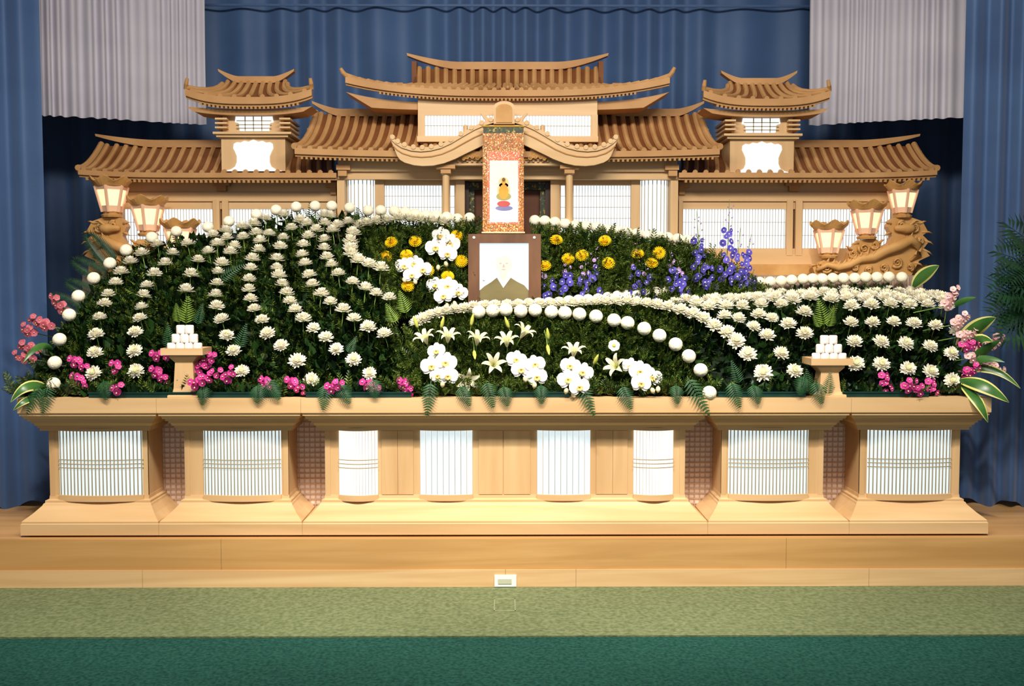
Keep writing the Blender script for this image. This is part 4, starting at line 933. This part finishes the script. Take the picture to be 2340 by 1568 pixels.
# ================================================================== OTHER FLOWERS
def round_petal(mb, az, L, w, el=0.15, cup=0.15, n=5, z0=0.0, ruff=0.0):
    ca, sa = math.cos(az), math.sin(az); V = []
    for i in range(n+1):
        t = i/n; ww = w*math.sqrt(max(0.0, 1-(2*t-1.05)**2))*0.5+0.002; x = L*t
        for k in (-1, -.5, 0, .5, 1):
            y = k*ww; z = z0+x*math.sin(el)*(1-0.5*t)+cup*L*(k*k)*0.25+ruff*math.sin(7*t+5*k)*0.003
            V.append((x*ca-y*sa, x*sa+y*ca, z))
    mb.add(V, [(5*i+k, 5*i+5+k, 5*i+6+k, 5*i+1+k) for i in range(n) for k in range(4)])
def orchid_meshes():
    mb = MB()
    for az in (PI/2, PI/2+2.25, PI/2-2.25): round_petal(mb, az, 0.052, 0.036, 0.05, 0.1, 5, -0.003)
    for az in (0.12, PI-0.12): round_petal(mb, az, 0.056, 0.062, 0.12, 0.12, 6, 0.003)
    a = mb.mesh('bloom', ORCHW, True)
    mb = MB()
    for az in (-PI/2, -PI/2+0.8, -PI/2-0.8): round_petal(mb, az, 0.022, 0.014, 0.6, 0.4, 4, 0.004)
    mb.lathe([(0.005,0.002),(0.006,0.010),(0.003,0.018)], (0,0,0), 8)
    b = mb.mesh('lip', ORCHL, True)
    mb = MB(); mb.lathe([(0.002,-0.018),(0.010,-0.010),(0.014,0.0),(0.011,0.012),(0.003,0.019)], (0,0,0), 10); c = mb.mesh('bud', BUDM, True)
    return a, b, c
ORA, ORB, ORC = orchid_meshes()
CL = [('white moth orchid spray at the upper left of the portrait', 'bank', [(1008,538,1.0),(1030,556,1.1),(996,566,1.1),(1024,580,1.0)], [(1020,604),(1002,612)]),
      ('white moth orchid spray farthest left of the portrait', 'bank', [(924,608,1.0),(948,603,1.0),(966,616,1.0),(942,628,0.9)], [(950,645),(925,640)]),
      ('white moth orchid spray at the lower left of the portrait', 'bank', [(996,652,1.0),(1024,654,1.1),(1048,668,1.0),(1014,676,1.0)], [(1022,699),(1040,694)]),
      ('white moth orchid spray at the left end of the front orchids', 'bed', [(998,802,0.9),(986,836,1.05),(1020,828,1.1),(1024,858,1.0),(1002,856,0.8)], [(1012,878),(990,862)]),
      ('white moth orchid spray second from the left among the front orchids', 'bed', [(1180,822,1.0),(1192,844,1.0),(1222,832,1.0),(1226,860,1.0)], [(1200,866),(1221,880)]),
      ('white moth orchid spray third from the left among the front orchids', 'bed', [(1304,836,1.0),(1332,850,1.0),(1298,866,1.05),(1322,882,1.0)], [(1293,893),(1310,902)]),
      ('white moth orchid spray at the right end of the front orchids', 'bed', [(1440,836,0.85),(1462,848,1.1),(1488,862,1.05),(1462,874,1.0)], [(1490,892),(1502,889)])]
for lab, kind, fl2, bd in CL:
    def pos(a, b): return hit_bank(a, b, 0.09) if kind == 'bank' else hit(a, b, zr, 0.06, 0.6)
    c = pos(fl2[0][0], fl2[0][1]); o = thing('orchid_spray', lab, 'orchid', 'white moth orchid sprays', loc=(0,0,0))
    pts = []
    for i, (a, b, s_) in enumerate(fl2):
        p = pos(a, b) + Vector((0, -0.012*i, 0)); pts.append(p)
        f = link('bloom', ORA, o, loc=p, rot=quat_z((random.uniform(-.3,.3), -1, random.uniform(0,.35)), 0), scale=s_*1.08)
        f.rotation_euler = Euler((PI/2-random.uniform(0,.35), random.uniform(-.25,.25), random.uniform(-.3,.3)))
        link('lip', ORB, f)
    for a, b in bd:
        p = pos(a, b)+Vector((0,-0.03,0)); pts.append(p); link('bud', ORC, o, loc=p, rot=(random.uniform(-.4,.4), random.uniform(-.4,.4), 0))
    mb = MB(); e = pts[0]+Vector((0, 0.10, -0.05)); mb.tube([e] + [p+Vector((0,0.012,0)) for p in pts], 0.003, 6); obj('stem', mb, STEM, o)
def yellow_mesh():
    mb = MB()
    for (n, el, L, z) in ((22, -0.05, 0.036, 0.0), (20, 0.2, 0.033, 0.003), (16, 0.5, 0.027, 0.005), (12, 0.8, 0.021, 0.006)):
        for i in range(n): petal_strip(mb, 2*PI*(i+0.3*(n%3))/n, 0.004, el, L, 0.0085, 0.25, 3, 0.3, z, 0.6)
    a = mb.mesh('flower_head', YEL, True); mb = MB(); mb.lathe([(0.011,0.006),(0.012,0.014),(0.006,0.018)], (0,0,0), 10); return a, mb.mesh('flower_core', YELC, True)
YA, YB = yellow_mesh()
YL = [(894,554,.7),(949,552,.6),(881,587,.5),(929,584,.5),(932,654,.6),(978,619,.4),(1023,632,.7),(1054,597,.3),(1043,540,.5)]
YR = [(1271,549,.9),(1382,551,.7),(1457,581,1.0),(1506,578,.2),(1489,602,.9),(1391,602,.5),(1298,592,.6),(1330,584,.5),(1245,608,.8)]
for side, LST in (('left', YL), ('right', YR)):
    order = sorted(range(len(LST)), key=lambda k: LST[k][0])
    for j, k in enumerate(order):
        a, b, up = LST[k]; p = hit_bank(a, b, 0.07); nrm = Vector((random.uniform(-.25,.25), -1, up*1.1))
        o = thing('yellow_flower', f'golden yellow flower {side} of the portrait, {ordn(j)} from left', 'flower', f'yellow flowers {side} of the portrait', loc=p)
        rt = quat_z(nrm, random.random()*6); link('flower_head', YA, o, rot=rt, scale=1.08); link('flower_core', YB, o, rot=rt, scale=1.08)
        mb = MB(); mb.tube([(0,0.004,-0.004),(0.003,0.015,-0.06),(-0.004,0.05,-0.15)], 0.0032, 6); obj('stem', mb, STEM, o)
# delphiniums
def floret_mesh(name, pm, em, R=0.024, n=5, w=0.026, eye=0.005):
    mb = MB()
    for i in range(n): round_petal(mb, 2*PI*i/n+0.3, R, w, 0.2, 0.2, 4)
    mb.cur = 1; mb.lathe([(eye,0.001),(eye*1.1,0.006),(eye*0.4,0.010)], (0,0,0), 7); return mb.mesh(name, [pm, em], True)
DEL = floret_mesh('floret', PURP, EYE); DELL = floret_mesh('floret', PURL, EYE, 0.017, 5, 0.018, 0.005)
mbb = MB(); mbb.lathe([(0.001,-0.008),(0.006,-0.002),(0.006,0.004),(0.001,0.011)], (0,0,0), 7); DBUD = mbb.mesh('bud', PURL, True)
DS = [((1262,692),(1238,590),9),((1287,680),(1306,556),12),((1328,692),(1340,566),12),((1352,664),(1362,552),10),((1445,684),(1456,546),11),((1482,680),(1472,590),6),((1546,676),(1526,560),11),((1560,668),(1545,585),8),((1598,650),(1592,482),18),((1656,652),(1667,456),22),((1622,662),(1610,566),9),((1694,650),(1717,535),13),((1676,656),(1692,520),12),((1706,662),(1724,612),6)]
for j, (b0, t0, n) in enumerate(sorted(DS, key=lambda q: q[1][0])):
    B = hit_bank(b0[0], b0[1], 0.06); T = hit_bank(t0[0], t0[1], 0.05); T.y = min(max(T.y, B.y-0.02), B.y+0.16)
    T = P(t0[0], t0[1], T.y)
    o = thing('delphinium', f'violet delphinium spike right of the portrait, {ordn(j)} from left', 'delphinium', 'violet delphinium spikes', loc=(0,0,0))
    mb = MB(); mb.tube([B+Vector((0,0.05,-0.10)), B, B.lerp(T,0.5)+Vector((0.006,0,0)), T], [0.004,0.004,0.003,0.0015], 6); obj('stem', mb, STEM, o)
    n = int(n*1.25)
    for i in range(n):
        t = (i/n)**0.9; p = B.lerp(T, 0.02+t*0.95); a = i*2.4; off = Vector((math.cos(a)*0.036*(1-t*0.6)+random.uniform(-.012,.012), -0.012-0.016*abs(math.sin(a)), random.uniform(-.012,.012)))
        if t < 0.66: link('floret', DEL if (t < 0.5 or j > 7) else DELL, o, loc=p+off, rot=quat_z((math.cos(a)*0.8, -1, random.uniform(-.2,.4)), random.random()*6), scale=random.uniform(.8,1.25)-0.35*t)
        else: link('bud', DBUD, o, loc=p+off, rot=quat_z((math.cos(a)*0.8, -.6, .8)), scale=1.2-0.5*t)
# lilies
def lily_meshes():
    mb = MB()
    for i in range(6):
        az = 2*PI*i/6; ca, sa = math.cos(az), math.sin(az); V = []
        prof = [(0.004,0.0,0.006),(0.010,0.022,0.012),(0.018,0.044,0.017),(0.032,0.062,0.019),(0.050,0.072,0.015),(0.066,0.070,0.008),(0.074,0.060,0.001)]
        for r, z, w in prof:
            for k in (-1, 0, 1): V.append((r*ca-k*w*sa*0.75, r*sa+k*w*ca*0.75, z+(0.003 if k else 0)))
        mb.add(V, [(3*q+k, 3*q+3+k, 3*q+4+k, 3*q+1+k) for q in range(6) for k in (0, 1)])
    a = mb.mesh('petals', LILYP, True); mb = MB()
    for i in range(6): az = 2*PI*i/6+.5; mb.tube([(0,0,0.01),(0.010*math.cos(az),0.010*math.sin(az),0.045),(0.018*math.cos(az),0.018*math.sin(az),0.068)], 0.0016, 5)
    b = mb.mesh('stamens', LILYG, True); b2 = MB(); b2.lathe([(0.003,-0.03),(0.011,-0.01),(0.012,0.015),(0.006,0.045),(0.001,0.056)], (0,0,0), 8); return a, b, b2.mesh('lily_bud', LILYG, True)
LIA, LIB, LBUD = lily_meshes()
LIL = [(972,776,(-.3,-.5,.9)),(1024,772,(.1,-.5,.9)),(1091,778,(.2,-.45,1)),(1158,782,(-.05,-.6,.9)),(1196,762,(.5,-.4,.9)),(1311,806,(0,-.5,1)),(1128,834,(.1,-.9,.5)),(1068,868,(.2,-1,-.1)),(1408,838,(-.5,-.7,.4))]
for j, (a, b, nrm) in enumerate(sorted(LIL)):
    p = hit(a, b, zr, 0.05, 0.6); o = thing('lily', f'ivory white lily in the central bed, {ordn(j)} from the left', 'lily', 'ivory lilies', loc=p)
    o.rotation_euler = quat_z(nrm, random.random()*6); o.scale = (1.0,)*3
    link('petals', LIA, o, loc=(0,0,-0.035)); link('stamens', LIB, o, loc=(0,0,-0.035))
    mb = MB(); mb.tube([(0,0,-0.03),(0.004,0,-0.08),(0,0.0,-0.17)], 0.0035, 6); obj('stem', mb, STEM, o)
BUDS = [(952,742,(-.3,-.3,1)),(1010,742,(.25,-.3,1)),(1078,736,(.2,-.2,1)),(1160,742,(-.35,-.3,1)),(1252,768,(-.1,-.4,1)),(1084,808,(.1,-.8,-.6)),(1252,796,(.1,-.6,-.6)),(1360,826,(.3,-.5,.8))]
for j, (a, b, nrm) in enumerate(sorted(BUDS)):
    p = hit(a, b, zr, 0.05, 0.6); o = thing('lily_bud', f'closed yellow green lily bud in the central bed, {ordn(j)} from the left', 'flower bud', 'lily buds', loc=p); o.rotation_euler = quat_z(nrm)
    link('bud', LBUD, o, scale=0.95); mb = MB(); mb.tube([(0,0,-0.028),(0.003,0.0,-0.07),(0,0,-0.14)], 0.003, 6); obj('stem', mb, STEM, o)
GRP = floret_mesh('flower_head', WHITEP, LILYG, 0.034, 6, 0.034, 0.010)
p = hit(1403, 790, zr, 0.05, 0.6); o = thing('white_flower', 'small open white flower with green centre below the ball arc', 'flower', loc=p); o.rotation_euler = quat_z((0,-1,.3)); link('flower_head', GRP, o); link('stem', ST12, o)
# dendrobium sprays
PK = floret_mesh('floret', PINK, PINKT, 0.019, 5, 0.017, 0.0035); RS = floret_mesh('floret', ROSE, PINKT, 0.021, 5, 0.020, 0.003)
PLm = floret_mesh('floret', noise_mat('pale_pink_petal', S((236,176,186)), S((248,214,206)), (20,20,20), 0.5, 2, 0.2, trans=0.2), PINKT, 0.020, 5, 0.019, 0.004)
DEN = [('L', (150,712),(122,675),6,RS), ('L', (112,745),(76,728),7,RS), ('L', (72,760),(58,748),4,RS), ('L', (82,800),(48,785),5,RS), ('L', (70,820),(38,812),4,RS),
       ('F', (165,822),(196,838),5,PK), ('F', (170,860),(196,880),4,PK), ('F', (262,830),(270,848),3,PK), ('F', (262,895),(278,882),3,PK), ('F', (350,812),(392,812),5,PK), ('F', (352,845),(380,868),6,PK), ('F', (440,880),(500,850),9,PK), ('F', (470,832),(486,812),5,PK), ('F', (435,860),(470,832),6,PK), ('F', (515,870),(532,846),4,PK),
       ('F', (602,868),(614,882),4,PK), ('F', (660,870),(692,890),6,PK), ('F', (752,888),(776,876),5,PK), ('F', (832,876),(866,890),6,PK), ('F', (918,872),(936,894),6,PK),
       ('F', (2016,858),(2026,890),5,PK), ('F', (2066,888),(2082,872),5,PK), ('F', (2094,898),(2102,884),3,PK), ('F', (2122,872),(2132,896),4,PK),
       ('R', (2158,700),(2180,662),9,PLm), ('R', (2180,742),(2204,722),8,PLm), ('R', (2192,770),(2226,756),7,PLm), ('R', (2196,792),(2232,784),6,PK), ('R', (2210,820),(2256,790),7,PLm), ('R', (2190,862),(2230,838),8,PK), ('R', (2258,790),(2286,768),6,PLm), ('R', (2250,830),(2290,850),6,PLm), ('R', (2178,905),(2192,925),5,PLm)]
GN = {'L': 'rose pink orchid sprays at the far left', 'F': 'magenta orchid sprays along the front edge', 'R': 'pink orchid sprays at the right end'}
cnt = {'L': 0, 'F': 0, 'R': 0}
for z_, b0, t0, n, me in sorted(DEN, key=lambda q: (q[0], q[1][0])):
    sf = zl if b0[0] < 960 else zr
    B = hit(b0[0], b0[1], sf, 0.03, 0.6) if z_ == 'F' else P(b0[0], b0[1], 0.25 if z_ == 'R' else 0.60); T = P(t0[0], t0[1], B.y-0.03)
    i0 = cnt[z_]; cnt[z_] += 1
    lab = {'L': 'dusty rose orchid spray at the left end of the flowers', 'F': 'magenta orchid spray along the front of the beds', 'R': 'pink and cream orchid spray at the right end of the flowers'}[z_]
    o = thing('dendrobium_spray', f'{lab}, {ordn(i0)} from left', 'orchid', GN[z_], loc=(0,0,0))
    back = Vector((0.12 if z_ == 'L' else (-0.14 if z_ == 'R' else 0.0), 0.10, -0.04))
    mb = MB(); mb.tube([B+back, B, T], [0.003,0.003,0.0015], 6); obj('stem', mb, STEM, o)
    n = int(n*1.9)
    for i in range(n):
        t = i/max(n-1, 1); a = i*2.4; p = B.lerp(T, t)+Vector((0.019*math.cos(a), -0.012-0.008*(i%3), 0.019*math.sin(a)))
        link('floret', me, o, loc=p, rot=quat_z((0.7*math.cos(a), -1, 0.6*math.sin(a)), a), scale=1.15-0.3*t)

# ================================================================== FERNS, PALMS, BROAD LEAVES
def frond_curve(C, W, mat, name='frond', n=12, up=Vector((0,-1,0.35))):
    """triangular fern frond along control points C (Vectors), half width W"""
    mb = MB(); K = 24; C = [Vector(c) for c in C]
    def B(t): return C[0]*(1-t)**2+C[1]*2*t*(1-t)+C[2]*t*t
    mb.tube([B(i/8) for i in range(9)], [0.0026*(1-0.8*i/8)+0.0004 for i in range(9)], 5)
    for k in range(n):
        t = 0.10+0.88*k/n; p = B(t); tan = (B(min(t+.03,1))-B(t-.03)).normalized(); zz = (up-tan*up.dot(tan)).normalized(); xx = tan.cross(zz)
        w = W*(1-t)**0.9*min(1, 0.5+2.2*t)+0.006; pw_ = 0.62*((C[1]-C[0]).length+(C[2]-C[1]).length)/n*(1-0.25*t)
        for sg in (-1, 1):
            ax = (xx*sg+tan*0.55).normalized(); cr = tan-ax*tan.dot(ax); cr.normalize(); V = [p]; q = 5
            for i in range(1, q+1):
                f = i/q; hw = pw_*0.5*(1-f)**0.7+0.0006; c = p+ax*(w*f)-zz*(0.12*w*f*f)
                c0 = p+ax*(w*(f-0.10))-zz*(0.12*w*f*f)
                V += [c+cr*hw, c0, c-cr*hw]
            Fc = [(0,1,2),(0,2,3)]
            for i in range(q-1): a = 1+3*i; Fc += [(a,a+3,a+4,a+1),(a+1,a+4,a+5,a+2)]
            mb.add(V, Fc if sg > 0 else [f_[::-1] for f_ in Fc])
    return mb.mesh(name, mat, False)
FRG = frond_curve([(0,0,0),(0,.5,.04),(0,1,-.12)], 0.36, FERN, up=Vector((0,0,1))); FRY = frond_curve([(0,0,0),(0,.5,.04),(0,1,-.12)], 0.40, FERNY, up=Vector((0,0,1)))
def place_frond(name, me, B, T, label, cat, group, width=1.0, up=(0,-1,0.3)):
    B = Vector(B); T = Vector(T); y = (T-B); L = y.length; y.normalize(); z = Vector(up); z = (z-y*z.dot(y)).normalized(); x = y.cross(z)
    o = thing(name, label, cat, group, loc=B) if isinstance(me, str) else tag(link(name, me, loc=B), label, cat, group)
    o.rotation_euler = Matrix((x, y, z)).transposed().to_euler(); o.scale = (L*width, L, L); return o
HG = [(92,880,60,950),(110,880,96,948),(236,890,242,916),(466,880,462,928),(592,880,588,924),(610,880,640,915),(745,875,738,940),(775,880,800,925),(852,885,858,912),(985,870,975,955),(1050,880,1075,930),(1110,870,1128,935),(1150,880,1160,930),(1236,885,1238,925),(1325,870,1360,955),(1420,880,1444,938),(1545,880,1548,925),(1570,860,1624,955),(1670,870,1692,935),(1720,880,1735,925),(1862,870,1880,925),(1838,880,1828,905)]
for j, (a, b, c, d) in enumerate(HG):
    T = P(c, d, -0.022); B = P(a, min(b, d-48), 0.02); Mid = P((a+c)/2, (min(b, d-48)+d)/2, -0.04)
    fo = link('fern_frond', frond_curve([Vector((0,0,0)), Mid-B, T-B], random.uniform(.058, .08), FERN), loc=B); tag(fo, f'dark fern frond drooping over the plinth edge, {ordn(j)} from left', 'fern', 'ferns drooping over the plinth edge')
UF = [(425,745,428,672,FRY,'yellow green fern behind the left offering stand'),(410,740,400,690,FRY,'small fern beside the left offering stand, leaning left'),(450,745,462,690,FRG,'dark fern beside the left offering stand, leaning right'),
      (1884,748,1872,678,FRY,'bright yellow green fern behind the right offering stand'),(1890,750,1908,700,FRY,'yellow green fern leaning right behind the right offering stand'),(1876,750,1858,715,FRY,'small yellow green fern leaning left behind the right offering stand'),
      (545,800,562,735,FRG,'fern between the fourth and fifth rows of the left bed'),(795,810,815,765,FRG,'fern low in the left bed near the sixth row'),(905,740,880,690,FRY,'olive fern at the right edge of the left bed'),(930,720,912,660,FRY,'tall olive fern at the right edge of the left bed'),(390,800,380,735,FRG,'dark fern left of the left offering stand'),(1690,880,1672,820,FRG,'fern right of the ball arc near the plinth'),(1850,900,1845,840,FRG,'fern below the right offering stand, left side'),(1890,905,1900,845,FRG,'fern below the right offering stand, right side'),(500,640,560,600,FRG,'small fern high in the left bed')]
for a, b, c, d, me, lab in UF:
    sf = zl if a < 945 else zr; B = hit(a, b, sf, -0.02, 0.9); T = P(c, d, B.y+0.02)
    place_frond('fern_frond', me, B, T, lab, 'fern', 'ferns standing in the beds', 1.1)
def sago_mesh(n=24, L=0.30, arch=0.5):
    mb = MB(); mb.tube([(0,t,-arch*0.25*t*t) for t in (0,.25,.5,.75,1)], [0.010,0.009,0.007,0.005,0.002], 5)
    for k in range(n):
        t = 0.08+0.92*k/n; z = -arch*0.25*t*t; l = L*math.sin(PI*min(1,0.25+0.75*t))**0.6*(1 if t < .9 else .7)+0.03
        for s in (-1, 1):
            mb.add([(0,t-0.012,z),(s*l*.5,t+0.05+0.026,z+0.03),(s*l,t+0.13,z-0.01),(s*l*.5,t+0.05-0.022,z+0.03)], [(0,3,2,1) if s > 0 else (0,1,2,3)])
    return mb.mesh('frond', PALM, False)
SAGO = sago_mesh()
for j, (a, b, c, d) in enumerate(((262,610,196,530),(250,640,165,590),(228,680,150,640),(195,720,118,672))):
    place_frond('palm_frond', SAGO, P(a,b,0.96-0.06*j), P(c,d,0.94-0.06*j), f'spiky palm frond sticking out left of the flowers, {ordn(j)} from top', 'palm frond', 'palm fronds at the left', 0.8, (0.2,-1,0.4))
pt = thing('potted_palm', 'dark green palm at the right edge of the picture', 'palm', loc=(3.36, 0.22, 0.0))
mb = MB(); mb.lathe([(0.11,0),(0.13,0.02),(0.16,0.26),(0.175,0.27),(0.175,0.30),(0.15,0.30),(0.14,0.26)], (0,0,0), 20); obj('pot', mb, POTM, pt, smooth=False)
CRN = Vector((3.36, 0.22, 1.40)); mb = MB(); mb.tube([(0,0,0.25),(0.01,0,0.8),(0,0,1.40)], [0.06,0.05,0.045], 10); obj('trunk', mb, ROOFG, pt, smooth=True)
for (c, d, dy) in ((2292,560,-0.05),(2318,500,0.05),(2276,650,-0.1),(2268,706,0.0),(2296,762,-0.1),(2330,640,-0.2),(2284,610,0.05),(2300,680,0.1),(2310,735,0.0),(2420,480,0.1),(2520,560,0.1),(2540,700,0.0)):
    T = P(c, d, 0.22+dy); B = CRN; y = T-B; L = y.length; y.normalize(); z = Vector((0,-0.8,0.6)); z = (z-y*z.dot(y)).normalized(); x = y.cross(z)
    o = link('frond', SAGO, pt, loc=CRN-Vector((3.36,0.22,0))); o.rotation_euler = Matrix((x,y,z)).transposed().to_euler(); o.scale = (L*1.15, L, L)
def blade(name, px, w, Ys, label, cat='leaf', group='variegated broad leaves', margin=True):
    pts = [P(a, b, Y_) for (a, b), Y_ in zip(px, Ys)]; n = 12; mb = MB(); C = []
    for i in range(n+1):
        t = i/n
        C.append(pts[0]*(1-t)**2+pts[1]*2*t*(1-t)+pts[2]*t*t)
    V = []
    for i in range(n+1):
        t = i/n; tan = (C[min(i+1,n)]-C[max(i-1,0)]).normalized(); sd = tan.cross(Vector((0.1,-1,0.25))).normalized(); ww = w*math.sin(PI*(0.06+0.94*t)**0.85)**0.8*0.5+0.001
        nn2 = sd.cross(tan)
        for k in (-1, -.72, 0, .72, 1): V.append(C[i]+sd*(k*ww)-nn2*(0.25*abs(k)*ww))
    mb.add(V, [(5*i+k, 5*i+5+k, 5*i+6+k, 5*i+1+k) for i in range(n) for k in (1, 2)])
    mb.cur = 1 if margin else 0; mb.add(V, [(5*i+k, 5*i+5+k, 5*i+6+k, 5*i+1+k) for i in range(n) for k in (0, 3)])
    return tag(obj(name, mb, [VAR, VARY], smooth=True), label, cat, group)
BLD = [([(2088,656),(2112,622),(2146,607)],.085,'broad variegated leaf standing behind the top right corner of the flowers',1),([(2176,702),(2200,684),(2230,680)],.035,'narrow dark leaf pointing right below the top pink orchids',0),
       ([(2190,800),(2225,742),(2276,726)],.10,'broadest variegated leaf pointing up right from the right end',1),([(2200,806),(2240,760),(2268,782)],.07,'drooping variegated leaf below the broadest one',1),([(2205,850),(2240,800),(2286,778)],.06,'dark leaf rising between the right end orchids',0),
       ([(2200,850),(2270,820),(2332,888)],.05,'long dark leaf arching out to the far right',1),([(2196,846),(2240,805),(2296,828)],.045,'thin dark leaf arching over the right end orchids',0),([(2192,868),(2250,870),(2306,920)],.085,'wide variegated leaf drooping right beyond the plinth corner',1),([(2195,876),(2240,905),(2258,966)],.07,'variegated leaf hanging over the right plinth corner',1),
       ([(110,890),(60,860),(24,920)],.06,'arching yellow green leaf at the left plinth corner',1),([(100,905),(60,905),(30,938)],.04,'thin leaf hanging beside the left plinth corner',1),([(120,800),(90,770),(52,830)],.04,'dark narrow leaf below the rose orchids',0)]
for px, w_, lab, mg in BLD:
    Ys = (0.30, 0.18, 0.10) if px[0][1] > 760 else (0.9, 0.85, 0.8) if px[0][0] < 2150 else (0.45,0.4,0.35)
    if px[2][1] > 915: Ys = (0.12, -0.07, -0.06)
    blade('broad_leaf', px, w_, Ys, lab, margin=bool(mg))

# ================================================================== OFFERING STANDS
mc = MB(); mc.lathe([(0.019,0),(0.0235,0.004),(0.0245,0.012),(0.0245,0.038),(0.0235,0.046),(0.019,0.050)], (0,0,0), 18); CAKE = mc.mesh('rice_cake', CLAY, True)
for s, cx, ztop, sd in ((-1, 427, 803, 'left'), (1, 1890, 826, 'right')):
    Y = 0.115; c = P(cx, 850, Y); zt = P(cx, ztop, Y-0.0).z
    o = thing('offering_stand', f'unpainted wooden offering stand with tray in the {sd} flower bed', 'stand', 'wooden offering stands', loc=(c.x, Y, 0.786))
    H = zt-0.786
    mb = MB(); mb.box(-0.115,-0.085,H-0.012,0.115,0.085,H); obj('tray', mb, WOOD, o)
    for (a, b, c2, d) in ((-0.118,-0.088,0.118,-0.082),(-0.118,0.082,0.118,0.088),(-0.118,-0.082,-0.112,0.082),(0.112,-0.082,0.118,0.082)):
        mb = MB(); mb.box(a,b,H-0.016,c2,d,H+0.022); obj('tray_rim', mb, WOOD, o)
    mb = MB(); mb.rings([[(-w_,-w_,z),(w_,-w_,z),(w_,w_,z),(-w_,w_,z)] for w_, z in ((0.062,0.03),(0.058,0.05),(0.05,H-0.06),(0.075,H-0.03),(0.075,H-0.012))]); obj('pedestal', mb, WOODV, o)
    mb = MB(); mb.rings([[(-w_,-w_,z),(w_,-w_,z),(w_,w_,z),(-w_,w_,z)] for w_, z in ((0.085,0.0),(0.085,0.012),(0.07,0.022),(0.062,0.03))]); obj('foot', mb, WOOD, o)
    for tier, (n, tn) in enumerate(((4, 'bottom'), (3, 'middle'), (2, 'top'))):
        for i in range(n):
            k = link('rice_cake', CAKE, loc=(c.x+(i-(n-1)/2)*0.0495, Y-0.03+0.006*tier, zt+tier*0.0502), rot=(0,0,i))
            tag(k, f'white rice cake, {tn} tier of the {sd} offering stand, {ordn(i)} from left', 'rice cake', f'rice cakes on the {sd} stand')
